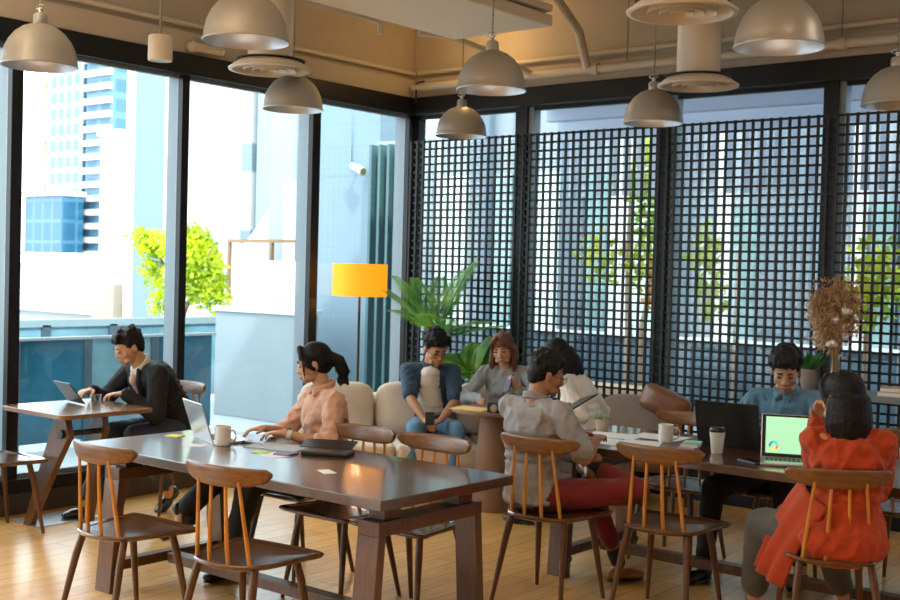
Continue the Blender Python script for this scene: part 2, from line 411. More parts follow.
# wall spot on the bulkhead
t = emp('wall_sensor', 'small cream tube lamp on the left wall above the window', 'lamp', (XL+.06, 5.57, 3.24))
b = MB(); b.tube([(.03, -.13, -.02), (.05, .11, -.02)], .032, 16); b.build('body', MT['pipe'], t, smooth='auto')
b = MB(); b.sphere((.025, -.13, -.02), .042); b.tube([(.01, -.1, 0), (-.01, -.1, .05)], .012); b.build('bracket', MT['pipe'], t, smooth=True)
b = MB(); b.tube([(.05, .11, -.02), (.051, .125, -.02)], .027, 16); b.build('lens', MT['white'], t, smooth='auto')
t = emp('coat_hook_bracket', 'black bent wire bracket on the corner of the window head', 'bracket', (-6.83, 7.83, 3.12))
b = MB(); b.tube([(0, 0, 0), (0, 0, .16), (.02, -.0, .17), (.12, -.04, .165)], .008, 8); b.build('wire', MT['black'], t, smooth=True)

# pendants
def make_pendant(label, loc):
    t = emp('pendant_lamp', label, 'lamp', loc, 0, 'bell pendant lamps')
    out = [(.2, 0), (.2035, .004), (.1985, .012), (.195, .045), (.184, .095), (.163, .14), (.132, .18), (.092, .211), (.055, .226), (.036, .232)]
    b = MB(); b.lathe(out+[(.034, .232)], n=40)
    inn = [(.2, 0), (.196, .012), (.191, .045), (.180, .093), (.159, .137), (.129, .176), (.09, .206), (.0, .215)]
    b2 = MB()
    b = MB(); b.lathe([(r, z) for r, z in out]+[(.034, .235)], n=40); b.f = b.f[:-2]; b.fm = b.fm[:-2]
    b.build('lamp_shade', MT['pendant'], t, smooth=True, recalc=False)
    b2.lathe([(r, z) for r, z in inn][::-1], n=40); b2.f = [f for f in b2.f if len(f) < 30]; b2.fm = b2.fm[:len(b2.f)]
    b2.build('reflector', MT['pendant_in'], t, smooth=True, recalc=False)
    b = MB(); b.lathe([(.036, .228), (.038, .235), (.037, .275), (.03, .285), (.0, .286)], n=24); b.build('neck', MT['pendant'], t, smooth='auto')
    b = MB(); b.tube([(.0, 0, .285), (0, 0, .305)], .012, 10); b.sphere((0, 0, .31), .014, 8, 6)
    for k in range(13):
        a = 2*pi*k/12; p = (cos(a)*.032-.005, 0, .322+sin(a)*.014)
        if k: b.tube([q, p], .003, 6)
        q = p
    b.build('hook', MT['chrome'], t, smooth=True)
    b = MB(); b.tube([(0, 0, .32), (0, 0, ZC-loc[2])], .0035, 8)
    for k in range(8): b.sphere((0, 0, .335+k*.025), (.006, .003 if k % 2 else .006, .014), 6, 5)
    b.build('cord', MT['cord'], t, smooth=True)
    b = MB(); b.sphere((0, 0, .12), .032, 14, 10); b.tube([(0, 0, .14), (0, 0, .215)], .02, 12); b.build('bulb', MT['white'], t, smooth=True)
    b = MB(); b.lathe([(.0, -.03), (.05, -.03), (.05, 0), (0, 0)], c=(0, 0, ZC-loc[2]), n=20); b.build('ceiling_rose', MT['pipe'], t, smooth='auto')
    return t
PZ = 2.695
pend = [((-5.80, 3.55), 'silver bell pendant lamp at the far left above the small cafe table'),
        ((-5.83, 5.44), 'silver bell pendant lamp hanging just below the round vent on the left'),
        ((-5.775, 7.163), 'smallest looking silver bell pendant lamp near the room corner'),
        ((-4.273, 3.68), 'large silver bell pendant lamp cut by the top edge, left of the hanging ceiling box'),
        ((-4.167, 5.434), 'silver bell pendant lamp hanging in front of the ceiling box, centre of the room'),
        ((-4.082, 7.153), 'silver bell pendant lamp left of the lower round air vent'),
        ((-2.263, 5.076), 'large silver bell pendant lamp cut by the top edge on the right'),
        ((-2.414, 7.081), 'silver bell pendant lamp cut by the right edge of the view')]
p0 = None
for (x, y), lab in pend:
    if p0 is None: p0 = make_pendant(lab, (x, y, PZ))
    else: copy_tree(p0, lab, (x, y, PZ), 0)
# round air vents
def make_vent(label, loc):
    t = emp('air_vent', label, 'vent', loc, 0, 'round air vents')
    b = MB(); b.lathe([(.24, 0), (.262, .002), (.265, .012), (.25, .022), (.19, .038), (.155, .06), (.142, .09)], n=40); b.f = b.f[:-2]; b.fm = b.fm[:-2]
    b.build('flange', MT['diff'], t, smooth=True, recalc=False)
    b = MB(); b.tube([(0, 0, .085), (0, 0, ZC-loc[2])], .142, 32); b.build('duct', MT['diff'], t, smooth='auto')
    b = MB()
    for r in (.24, .165, .105, .055):
        b.lathe([(r, .0), (r-.012, .03), (r-.045, .055), (r-.04, .06), (r-.006, .034), (r+.004, .002)], n=36, close=True)
    b.lathe([(.0, .03), (.025, .034), (.028, .04), (0, .045)], n=20); b.build('vane_rings', MT['diff'], t, smooth='auto')
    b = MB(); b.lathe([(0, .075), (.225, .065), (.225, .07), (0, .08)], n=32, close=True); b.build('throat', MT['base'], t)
    return t
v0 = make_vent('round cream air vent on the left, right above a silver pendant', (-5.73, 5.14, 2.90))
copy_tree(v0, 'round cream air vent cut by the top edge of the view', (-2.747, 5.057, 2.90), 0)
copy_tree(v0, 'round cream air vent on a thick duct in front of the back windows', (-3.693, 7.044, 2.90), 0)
t = emp('cylinder_spotlight', 'small white cylinder spotlight hanging by the left window', 'lamp', (-5.20, 3.89, 2.725))
b = MB(); b.lathe([(0, .01), (.05, .01), (.054, 0), (.062, 0), (.064, .01), (.064, .125), (.058, .132), (0, .132)], n=28); b.build('housing', MT['diff'], t, smooth='auto')
b = MB(); b.lathe([(.0, .002), (.046, .002), (.046, .012), (0, .012)], n=20); b.build('lens', MT['pendant_in'], t)
b = MB(); b.tube([(0, 0, .13), (0, 0, ZC-2.74)], .007, 8); b.build('stem', MT['cord'], t)
# added fill lights for the room, plus the warm lamp in the corner
for nm, x, y in (('lamp', -5.2, 2.0), ('lamp', -2.6, 2.0), ('lamp', -.2, 3.2), ('lamp', -.2, 6.2), ('lamp', -2.6, -.8), ('lamp', -5.2, -.8)):
    light('AREA', 'ceiling_fill', (x, y, 3.85), 12 if x > -1 else 30, (1, .87, .71), .5)  # unseen warm fill panels under the ceiling, added to brighten the room
light('AREA', 'upward_fill', (-3.6, 1.6, 2.9), 30, (1, .86, .68), 1.2, (pi, 0, 0))  # unseen area light aimed up, added to brighten the ceiling
light('AREA', 'upward_fill', (-6.2, 2.6, 2.9), 14, (1, .86, .68), .6, (pi, 0, 0))  # second added upward fill near the left windows, no fitting there
light('POINT', 'corner_uplight', (-5.95, 7.5, 3.55), 5.5, (1, .62, .22), .05)
for x, y in ((-5.80, 3.55), (-5.8, 5.39), (-4.167, 5.434), (-4.082, 7.153), (-2.263, 5.076), (-4.273, 3.68)):
    light('POINT', 'pendant_fill', (x, y, PZ+.06), .25, (1, .85, .68), .04)  # weak fill added inside the shades; the pendants themselves hang switched off

# ---------------------------------------------------------------- chairs and tables
def smooth_closed(pts, n=6):
    out = []; L = len(pts)
    for i in range(L):
        p0, p1, p2, p3 = [V(pts[(i+k-1) % L]) for k in range(4)]
        for k in range(n):
            t = k/n; out.append(.5*((2*p1)+(p2-p0)*t+(2*p0-5*p1+4*p2-p3)*t*t+(3*p1-p0-3*p2+p3)*t**3))
    return out
def make_chair(label, loc, rot):
    t = emp('spindle_back_chair', label, 'chair', (*loc, 0), rot, 'spindle back chairs')
    half = [(0, .228), (.12, .227), (.212, .218), (.242, .198), (.229, .13), (.212, 0), (.196, -.09), (.160, -.155), (.09, -.195)]
    ring = [(x, y) for x, y in half]+[(0, -.208)]+[(-x, y) for x, y in half[:0:-1]]
    ring = smooth_closed([(x, y, 0) for x, y in ring], 5)
    b = MB(); L = len(ring)
    zt = .455
    def rr(f, z, gv=0): return [(p.x*f, p.y*f, z-(gv if p.y < .02 else 0)) for p in ring]
    layers = [rr(.05, zt-.012), rr(.4, zt-.011), rr(.7, zt-.008), rr(.78, zt-.006), rr(.795, zt-.006, .0), rr(.805, zt-.0045, -.002), rr(.93, zt-.001), rr(.975, zt), rr(1, zt-.005), rr(1.0, zt-.011), rr(.97, zt-.02), rr(.9, zt-.026), rr(.4, zt-.028), rr(.05, zt-.028)]
    vs = [p for l in layers for p in l]; fs = []
    for i in range(len(layers)-1):
        for k in range(L): k2 = (k+1) % L; fs.append((i*L+k, i*L+k2, (i+1)*L+k2, (i+1)*L+k))
    fs += [tuple(range(L)), tuple((len(layers)-1)*L+k for k in range(L))[::-1]]
    b._a(vs, fs); b.build('seat', MT['chair'], t, smooth='auto')
    for sx in (-1, 1):
        for ty, by in ((.13, .205), (-.125, -.225)):
            b = MB(); b.tube([(sx*.15, ty, .435), (sx*.165, ty+(by-ty)*.3, .33), (sx*.2, by, 0)], [.0165, .0175, .0105], 12)
            b.build('leg', MT['leg'], t, smooth='auto')
    for bx, by, tx in ((-.143, -.148, -.108), (-.05, -.172, -.037), (.05, -.172, .037), (.143, -.148, .108)):
        b = MB(); b.tube([(bx, by, .445), (bx*.8+tx*.2, by-.008, .52), (tx, -.186, .79)], [.0085, .0095, .0065], 10)
        b.build('spindle', MT['spindle'], t, smooth='auto')
    def rail(u, v):
        x = (u-.5)*.45; s = abs(u-.5)*2
        yc = -.192+.062*s*s
        zt2 = .848-.004*s*s; zb = .762+.036*s**3.2
        if s > .93:
            k = (s-.93)/.07; c = sqrt(max(0, 1-k*k)); m = (zt2+zb)/2; zt2 = m+(zt2-m)*(.45+.55*c); zb = m-(m-zb)*(.45+.55*c)
        zc, hh = (zt2+zb)/2, (zt2-zb)/2; th = .0135
        a = 2*pi*v; ca, sa = cos(a), sin(a); f = lambda q: math.copysign(abs(q)**.55, q)
        lean = -(f(sa)*hh)*.12
        return (x, yc+f(ca)*th+lean, zc+f(sa)*hh)
    b = MB(); nv = 21
    b.grid(rail, 29, nv)
    n0 = 29
    b.f.append([j*n0 for j in range(nv-1)]); b.f.append([j*n0+n0-1 for j in range(nv-1)][::-1]); b.fm += [0, 0]
    o = b.build('back_rail', MT['chair_x'], t, smooth=False)
    bm = bmesh.new(); bm.from_mesh(o.data); bmesh.ops.remove_doubles(bm, verts=bm.verts, dist=1e-5); bmesh.ops.recalc_face_normals(bm, faces=bm.faces)
    bm.to_mesh(o.data); bm.free(); o.data.polygons.foreach_set('use_smooth', [True]*len(o.data.polygons)); o.data.set_sharp_from_angle(angle=radians(50))
    return t
chairs = [
 ((-4.48, 3.225), 0, 'empty brown spindle chair, leftmost at the near side of the front table'),
 ((-3.72, 3.275), 7, 'empty brown spindle chair, right one at the near side of the front table'),
 ((-3.345, 4.955), 3, 'brown spindle chair carrying the man in the grey shirt'),
 ((-2.775, 5.135), 4, 'empty brown spindle chair between the grey shirted man and the orange coat'),
 ((-1.97, 5.12), 33, 'brown spindle chair carrying the woman in the orange coat'),
 ((-4.13, 4.25), 180, 'empty spindle chair at the far side of the front table, next to the pink blouse'),
 ((-3.66, 4.26), 180, 'empty spindle chair at the far side of the front table, nearest its right end'),
 ((-4.64, 4.44), 178, 'spindle chair carrying the woman in the pink blouse'),
 ((-6.50, 4.98), 180, 'spindle chair carrying the man in the black suit'),
 ((-6.58, 3.78), 0, 'spindle chair at the left edge, its empty seat beside the small cafe table'),
 ((-3.30, 6.20), 180, 'empty spindle chair at the far side of the back table, left of the black laptop'),
 ((-2.70, 6.42), 188, 'spindle chair carrying the man in the blue shirt'),
 ((-2.05, 6.45), 180, 'empty spindle chair at the far side of the back table, right of the orange coat'),
 ((-4.26, 6.30), 90, 'spindle chair carrying the woman in the white sweater'),
]
ch0 = None
for loc, rot, lab in chairs:
    if ch0 is None: ch0 = make_chair(lab, loc, rot)
    else: copy_tree(ch0, lab, (*loc, 0), rot)

def long_table(label, x0, x1, y0, y1):
    cx, cy = (x0+x1)/2, (y0+y1)/2; hx, hy = (x1-x0)/2, (y1-y0)/2
    t = emp('long_table', label, 'table', (cx, cy, 0), 0, 'long dark wooden tables')
    MB().box((-hx, -hy, .696), (hx, hy, .74)).build('tabletop', MT['table'], t, .004)
    for sx in (-1, 1):
        lx = sx*(hx-.16)
        MB().box((lx-.06, -hy+.10, .562), (lx+.06, hy-.10, .622)).build('cross_beam', MT['tleg'], t, .003)
        for sy in (-1, 1):
            MB().box((lx-.045, sy*(hy-.2)-.05, .622), (lx+.045, sy*(hy-.2)+.05, .696)).build('spacer_block', MT['leg'], t, .003)
            a, c = sy*(hy-.10), sy*(hy-.145); a2, c2 = sy*(hy-.055), sy*(hy-.10)
            b = MB(); b.hexa([(lx-.062, a2, 0), (lx+.062, a2, 0), (lx+.062, c2, 0), (lx-.062, c2, 0), (lx-.06, a, .562), (lx+.06, a, .562), (lx+.06, c, .562), (lx-.06, c, .562)])
            b.build('leg', MT['tleg'], t, .003)
            b = MB(); b.lathe([(.0, 0), (.014, 0), (.014, .012), (0, .012)], n=16); b.M = Matrix()
            o = b.build('bolt', MT['dark'], t); o.location = (lx+.063, sy*(hy-.085), .10); o.rotation_euler = (0, pi/2, 0)
        MB().box((lx-.03, -hy+.11, .10), (lx+.03, hy-.11, .15)).build('cross_bar', MT['tleg'], t, .003)
    MB().box((-hx+.22, -.035, .10), (hx-.22, .035, .15)).build('stretcher', MT['tleg'], t, .003)
    return t
long_table('long dark wooden table in front, with the pink bloused woman at it', -5.19, -3.11, 3.42, 4.30)
long_table('long dark wooden table behind on the right, with the screen chart laptop on it', -3.74, -1.50, 5.31, 6.19)

# cafe table
t = emp('cafe_table', 'small oak cafe table with slanted slab legs by the left window', 'table', (-6.47, 4.27, 0))
rad = []
for cx, cy, a0 in ((.30, .27, 0), (-.30, .27, 90), (-.30, -.27, 180), (.30, -.27, 270)):
    for k in range(6): a = radians(a0+k*18); rad.append((cx+.05*cos(a), cy+.06*sin(a)))
b = MB(); b.prism(rad, .712, .74); b.build('tabletop', MT['cafe'], t, .004)
for yy in (-.22, .04):
    b = MB()
    pl = [(.23, .712), (.12, .712), (-.045, .36), (-.21, .0), (-.135, .0), (.10, .36), (.27, .60)] if yy < 0 else [(.23, .712), (.13, .712), (.11, .62), (.05, .0), (.10, .0), (.20, .50), (.25, .62)]
    n = len(pl); vs = [(x, yy-.022, z) for x, z in pl]+[(x, yy+.022, z) for x, z in pl]
    b._a(vs, [tuple(range(n)), tuple(range(n, 2*n))[::-1]]+[(i, (i+1) % n, n+(i+1) % n, n+i) for i in range(n)])
    b.build('slab_leg', MT['tleg'], t, .004)
b = MB(); b.tube([(.21, -.26, .61), (.21, .06, .61)], .018, 14); b.tube([(.21, -.262, .61), (.21, -.243, .61)], .028, 16); b.build('cross_bolt', MT['dark'], t, smooth='auto')
b = MB(); b.box((-.36, -.24, 0), (-.05, .22, .006)); b.build('floor_plate', MT['alu'], t)

# round side table
t = emp('side_table', 'round brown side table on a conical column in front of the sofa', 'table', (-4.93, 6.57, 0))
b = MB(); b.lathe([(0, .675), (.29, .675), (.30, .682), (.30, .695), (.295, .70), (0, .70)], n=48); b.build('tabletop', MT['terracotta'], t, smooth='auto')
b = MB(); b.lathe([(.15, 0), (.153, .01), (.10, .66), (.13, .675)], n=36); b.build('column', MT['terracotta'], t, smooth='auto')

# sofa
t = emp('sofa', 'cream fabric sofa with wooden base under the lattice windows', 'sofa', (-5.70, 6.80, 0), 50.3)
W = .98
b = MB(); b.box((-W, -.42, .12), (W, .36, .22)); b.build('base', MT['sofa_frame'], t, .01)
for x in (-W+.1, W-.1):
    for y in (-.35, .3): b = MB(); b.tube([(x, y, .13), (x, y, 0)], [.025, .018], 12); b.build('leg', MT['sofa_frame'], t)
for i in range(3):
    x0 = -W+.02+i*(2*W-.04)/3; x1 = x0+(2*W-.04)/3-.01
    b = MB(); b.box((x0, -.44, .22), (x1, .20, .40)); b.build('seat_cushion', MT['sofa'], t, .04, True, seg=4)
b = MB(); b.box((-W, .22, .2), (W, .38, .70)); b.build('backrest', MT['sofa'], t, .05, True, seg=4)

# ---------------------------------------------------------------- blob modelling (people, cushions)
class Blob:
    def __init__(s): s.bm = bmesh.new()
    def ell(s, c, r, R=None, sub=3):
        if not hasattr(r, '__len__'): r = (r, r, r)
        M = Matrix.Translation(V(c)) @ (R.to_4x4() if R is not None else Matrix()) @ Matrix.Diagonal((*r, 1))
        bmesh.ops.create_icosphere(s.bm, subdivisions=sub, radius=1, matrix=M); return s
    def cap(s, p0, p1, r0, r1, n=16):
        p0, p1 = V(p0), V(p1); d = p1-p0
        if d.length < 1e-5: return s.ell(p0, r0, sub=2)
        t = d.normalized(); a = t.orthogonal().normalized(); c = t.cross(a)
        R0 = [s.bm.verts.new(p0+a*(r0*cos(2*pi*k/n))+c*(r0*sin(2*pi*k/n))) for k in range(n)]
        R1 = [s.bm.verts.new(p1+a*(r1*cos(2*pi*k/n))+c*(r1*sin(2*pi*k/n))) for k in range(n)]
        for k in range(n): s.bm.faces.new((R0[k], R0[(k+1) % n], R1[(k+1) % n], R1[k]))
        s.bm.faces.new(R0[::-1]); s.bm.faces.new(R1)
        s.ell(p0, r0, sub=2); s.ell(p1, r1, sub=2); return s
    def chain(s, pts, rs):
        for i in range(len(pts)-1): s.cap(pts[i], pts[i+1], rs[i], rs[i+1])
        return s
    def build(s, name, m, parent, voxel=.008, it=3, disp=0., dscale=.1, org=None, label=None, dec=None):
        me = bpy.data.meshes.new(name); s.bm.to_mesh(me); s.bm.free()
        o = bpy.data.objects.new(name, me); COL.objects.link(o)
        md = o.modifiers.new('r', 'REMESH'); md.mode = 'VOXEL'; md.voxel_size = voxel
        if it: sm = o.modifiers.new('s', 'SMOOTH'); sm.factor = .5; sm.iterations = it
        dg = bpy.context.evaluated_depsgraph_get()
        me2 = bpy.data.meshes.new_from_object(o.evaluated_get(dg), depsgraph=dg)
        o.modifiers.clear(); o.data = me2; bpy.data.meshes.remove(me)
        me2.name = name
        if disp:
            nn = [v.normal.copy() for v in me2.vertices]; ridge = dscale > .03
            for v, nr in zip(me2.vertices, nn):
                q = v.co/dscale
                h = (.6-1.9*abs(noise.noise(V((q.x, q.y, q.z*.7)))) if ridge else noise.noise(q))+.4*noise.noise(q*2.3)
                v.co += nr*(disp*h)
        if org is not None: me2.transform(Matrix.Translation(-V(org)))
        me2.materials.clear(); me2.materials.append(m)
        me2.polygons.foreach_set('use_smooth', [True]*len(me2.polygons)); me2.update()
        if parent is not None: o.parent = parent
        elif org is not None: o.location = org
        if label: o['label'] = label
        return o

def cushion(name, m, parent, c, d, R=None, voxel=.014, puff=.6):
    # superellipsoid pillow
    R = R or Matrix.Identity(3)
    b = MB(); hx, hy, hz = [q/2 for q in d]
    def fn(u, v):
        th = 2*pi*u; ph = -pi/2+pi*v
        f = lambda q, e: math.copysign(abs(q)**e, q)
        cx, cz = f(cos(th), .45), f(sin(th), .45); k = f(cos(ph), .75); 
        p = V((hx*cx*k, hy*f(sin(ph), .9), hz*cz*k))
        w = noise.noise(p*9+V(c)*3)*.010
        return R @ (p*(1+w))+V(c)+R @ V((0, w, 0))
    b.grid(fn, 40, 20, True)
    o = b.build(name, m, parent, smooth=True); return o
sofa = t
sp = [(-.70, .14), (-.12, .15), (.50, .15)]
for x, y in sp:
    cushion('back_cushion', MT['sofa'], sofa, (x, y, .60), (.56, .20, .40), Matrix.Rotation(radians(-10), 3, 'X'))

def R_from(x, y, z): return Matrix((x, y, z)).transposed()

SK = {k: mat('skin_'+k, c, .5, bump=.04, bscale=300, sub=.12) for k, c in dict(light=(.55, .31, .19), mid=(.46, .25, .14), tan=(.36, .18, .10)).items()}
HAIR = mat('black_hair', (.006, .005, .005), .5, bump=.5, bscale=260, stretch=(1, 1, .25), spec=.25)
HAIRB = mat('auburn_hair', (.13, .045, .02), .45, bump=.5, bscale=260, stretch=(1, 1, .25))
EYE = mat('eye_dark', (.02, .012, .01), .3); LIP = mat('lips', (.42, .14, .11), .45)
FAB = lambda n, c, **k: mat(n, c, .85, bump=.25, bscale=350, sheen=.15, var=.10, vscale=14, **k)

def ik(a, c, l1, l2, pole):
    a, c = V(a), V(c); d = c-a; L = d.length
    if L > (l1+l2)*.999: c = a+d*((l1+l2)*.999/L); d = c-a; L = d.length
    t = d/L; k = (l1*l1-l2*l2+L*L)/(2*L); h = sqrt(max(0, l1*l1-k*k))
    pl = V(pole); pl = (pl-t*pl.dot(t)).normalized()
    return a+t*k+pl*h, c

def hand(B, w, d, n, side, sc=1., curl=.45):
    w, d = V(w), V(d).normalized(); n = V(n); n = (n-d*n.dot(d)).normalized()
    t = d.cross(n) if side > 0 else n.cross(d)      # towards the thumb
    R = R_from(t, d, n)
    B.ell(w+d*.045*sc, (.037*sc, .05*sc, .0145*sc), R); B.cap(w, w+d*.03*sc, .024*sc, .022*sc)
    ls = (.068, .077, .071, .054); br = (.083, .088, .085, .075); lt = (.027, .0095, -.0085, -.026)
    for i in range(4):
        c = curl*(1+.12*i)
        b0 = w+(d*br[i]+t*lt[i])*sc; spread = t*(lt[i]*1.6)
        d1 = (d*cos(c*.6)+n*sin(c*.6)+spread).normalized(); d2 = (d*cos(c*1.7)+n*sin(c*1.7)+spread*.4).normalized(); d3 = (d*cos(c*2.5)+n*sin(c*2.5)).normalized()
        p1 = b0+d1*ls[i]*.45*sc; p2 = p1+d2*ls[i]*.32*sc; p3 = p2+d3*ls[i]*.27*sc
        B.chain([b0-d*.02*sc, b0, p1, p2, p3], [.009*sc, .0092*sc, .0082*sc, .0075*sc, .0068*sc])
    b0 = w+(d*.022+t*.026)*sc; p1 = b0+(t*.62+d*.70+n*.3).normalized()*.036*sc; p2 = p1+(t*.25+d*.9+n*.35).normalized()*.028*sc
    B.chain([b0, p1, p2], [.0135*sc, .0105*sc, .0085*sc])

def person(P):
    g = P.get
    sc = g('sc', 1.); rot = radians(P['rot']); fw = V((-sin(rot), cos(rot), 0)); rg = V((cos(rot), sin(rot), 0)); Z = V((0, 0, 1))
    org = V((P['x'], P['y'], P['seat'])); ln = radians(g('lean', 8)); sl = radians(g('side', 0))
    u = (Z*cos(ln)+fw*sin(ln)); u = (u*cos(sl)+rg*sin(sl)).normalized()
    tw = radians(g('twist', 0)); f2 = (fw-u*fw.dot(u)).normalized(); r0 = f2.cross(u).normalized()
    r2 = r0*cos(tw)+f2*sin(tw); f2t = f2*cos(tw)-r0*sin(tw); RT = R_from(r2, f2t, u); RP = R_from(rg, fw, Z)
    fem = g('fem', False)
    pel = org+Z*.095*sc
    bend = g('bend', .0)  # extra hunch
    waist = pel+(u*.6+Z*.4).normalized()*.15*sc; chest = waist+u*.19*sc; nb = chest+(u+f2t*bend).normalized()*.155*sc
    sw = (.155 if fem else .178)*sc
    sh = {s: nb-u*.045*sc+r2*(s*sw) for s in (-1, 1)}
    hy, hp, hr = [radians(a) for a in g('head', (0, 10, 0))]
    ub = (u*.5+Z*.5).normalized()
    hf0 = (f2t-Z*f2t.z).normalized(); hf = hf0*cos(hy)+hf0.cross(Z)*-sin(hy)   # +yaw = turn left
    hf = Matrix.Rotation(hy, 3, 'Z') @ hf0
    hr_ = hf.cross(Z).normalized(); hfw = hf*cos(hp)-Z*sin(hp); hup = hr_.cross(hfw).normalized()
    if hr: Q = Matrix.Rotation(hr, 3, hfw); hr_ = Q @ hr_; hup = Q @ hup
    nt_ = nb+ub*.048*sc+hf*.014; hc = nt_+hup*.105*sc+hfw*.022*sc
    HS = sc*(.93 if fem else .98)*g('hsc', 1.)
    HR = R_from(hr_, hfw, hup)
    H = lambda x, y, z: hc+HR @ (V((x, y, z))*HS)
    hips = {s: pel+rg*(s*.088*sc)-Z*.005 for s in (-1, 1)}
    kn = {-1: V(P['kL']), 1: V(P['kR'])}; an = {-1: V(P['aL']), 1: V(P['aR'])}
    wr = {}; el = {}
    for s, k in ((-1, 'L'), (1, 'R')):
        pole = V(g('p'+k, (0, 0, -1)))
        el[s], wr[s] = ik(sh[s], V(P['w'+k]), .275*sc, .245*sc, pole)
    # body, one continuous surface
    B = Blob(); k = .90 if fem else 1.
    B.ell(pel, (.145*sc, .10*sc, .11*sc), RP); B.ell(waist, (.115*k*sc, .085*sc, .12*sc), RT); B.ell(chest, (.135*k*sc, .092*sc, .13*sc), RT)
    B.cap(sh[-1], sh[1], .045*sc, .045*sc); B.cap(nb-u*.04, H(0, -.02, -.07), (.05 if fem else .058)*sc, (.044 if fem else .054)*sc)
    for s in (-1, 1):
        B.cap(sh[s], el[s], .043*k*sc, .036*k*sc); B.cap(el[s], el[s].lerp(wr[s], .35), .037*k*sc, .036*k*sc); B.cap(el[s].lerp(wr[s], .35), wr[s], .036*k*sc, .0235*k*sc)
        hd = g('hd'+('L' if s < 0 else 'R')) or (wr[s]-el[s]).normalized(); hn = g('hn'+('L' if s < 0 else 'R')) or (0, 0, -1)
        hand(B, wr[s], hd, hn, s, sc*k*.97, g('curl', .45))
        B.cap(hips[s], kn[s], .075*sc, .052*sc); B.cap(kn[s], an[s], .05*sc, .036*sc)
        B.cap(an[s], an[s]-Z*.03, .036*sc, .034*sc)
    e = lambda x, y, z, r, sub=3: B.ell(H(x, y, z), [q*HS for q in r], HR, sub)
    e(0, -.015, .035, (.076, .094, .083)); e(0, .022, -.02, (.066, .070, .088)); e(0, .035, -.062, (.052, .048, .042)); e(0, .066, -.094, (.021, .019, .017), 2)
    for s in (-1, 1):
        e(s*.043, .052, -.03, (.022, .022, .024), 2); e(s*.079, -.008, -.012, (.009, .02, .031), 2); e(s*.03, .074, .018, (.02, .012, .009), 2)
        e(s*.012, .093, -.036, (.009, .011, .008), 2); e(s*.036, .05, -.075, (.02, .03, .02), 2)
    B.cap(H(0, .082, .01), H(0, .098, -.030), .009*HS, .0125*HS); e(0, .082, -.066, (.026, .013, .016), 2)
    root = B.build('person', SK[P['skin']], None, .0052, 3, org=org)
    tag(root, P['label'], 'person')
    add = lambda blob, nm, m, vox=.008, it=3, disp=0., ds=.1, lab=None: blob.build(nm, m, root, vox, it, disp, ds, org, lab)
    # face
    for s in (-1, 1):
        b = Blob(); b.ell(H(s*.031, .083, -.001), (.0145*HS, .007*HS, .0045*HS), HR, 2); b.cap(H(s*.017, .087, .003), H(s*.046, .08, .003), .0016, .0016); add(b, 'eye', EYE, .0016, 0)
        b = Blob(); b.chain([H(s*.014, .09, .024), H(s*.032, .089, .029), H(s*.05, .075, .024)], [.0035, .0038, .002]); add(b, 'eyebrow', HAIR, .002, 1)
    b = Blob(); b.chain([H(-.021, .086, -.064), H(0, .095, -.062), H(.021, .086, -.064)], [.003, .0062, .003]); b.chain([H(-.016, .087, -.072), H(0, .094, -.073), H(.016, .087, -.072)], [.003, .006, .003]); add(b, 'lips', LIP, .0025, 1)
    # hair
    hs = P['hair']; hm = g('hairm', HAIR); b = Blob(); he = lambda x, y, z, r: b.ell(H(x, y, z), [q*HS for q in r], HR)
    rnd = random.Random(g('seed', 3))
    if hs in ('short', 'curly'):
        he(0, -.024, .052, (.084, .099, .078)); he(0, -.05, .008, (.078, .067, .072)); he(0, -.066, -.035, (.058, .035, .04))
        for s in (-1, 1): he(s*.068, -.002, .03, (.015, .038, .032))
        he(0, .045, .085, (.062, .04, .032))
        n = 90 if hs == 'curly' else 46; amp = .024 if hs == 'curly' else .016
        for i in range(n):
            a = rnd.uniform(0, 2*pi); z = rnd.uniform(-.15, 1); q = sqrt(1-z*z)
            x, y, zz = .080*q*cos(a), -.024+.094*q*sin(a), .055+.078*z
            if y > .035 and zz < .065: continue
            r = rnd.uniform(.7, 1.15)*amp
            b.ell(H(x, y, zz), r*HS, sub=2)
        for i in range(9 if hs == 'curly' else 6):
            x = -.05+.1*i/8; b.cap(H(x, .05, .11), H(x+rnd.uniform(-.012, .012), .083, .062+rnd.uniform(-.008, .01)), .016*HS, .007*HS)
    else:
        he(0, -.02, .045, (.085, .101, .084)); he(0, -.05, .0, (.083, .07, .08))
        for s in (-1, 1):
            b.chain([H(s*.02, .06, .105), H(s*.062, .06, .06), H(s*.076, .03, .0), H(s*.08, .0, -.03 if hs == 'pony' else -.05)], [.02*HS, .018*HS, .016*HS, .014*HS])
        if hs == 'pony':
            b.chain([H(0, -.08, .02), H(0, -.115, .025), H(.0, -.15, -.02), H(0, -.165, -.09), H(0, -.15, -.15)], [.03*HS, .024*HS, .04*HS, .038*HS, .015*HS])
            for i in range(26):
                zz = rnd.uniform(-.15, 0); b.cap(H(rnd.uniform(-.03, .03), -.15+rnd.uniform(-.03, .03), zz), H(rnd.uniform(-.05, .05), -.16+rnd.uniform(-.055, .05), zz-.035), .009, .003)
            for s in (-1, 1): b.chain([H(s*.07, .055, .02), H(s*.068, .065, -.03), H(s*.06, .066, -.085)], [.008, .006, .003])
        else:
            Lh = g('hairlen', .2); back = g('hairback', 1.)
            dn = (Z*-1)
            for i in range(15):
                a = radians(-190+i*(200/14)) if hs == 'long' else 0
                x, y = .078*cos(a), -.03+.082*sin(a)
                st = H(x, y, -.01); out = (HR @ V((cos(a), sin(a), 0)))
                L = Lh*HS*(rnd.uniform(.85, 1.05)); 
                m1 = st+dn*L*.5+out*.012; m2 = st+dn*L+out*.004-f2t*.0+u*0
                fl = g('fall')
                if fl: m1 += V(fl)*.4; m2 += V(fl)
                b.chain([st, m1, m2], [.026*HS, .026*HS, .012*HS])
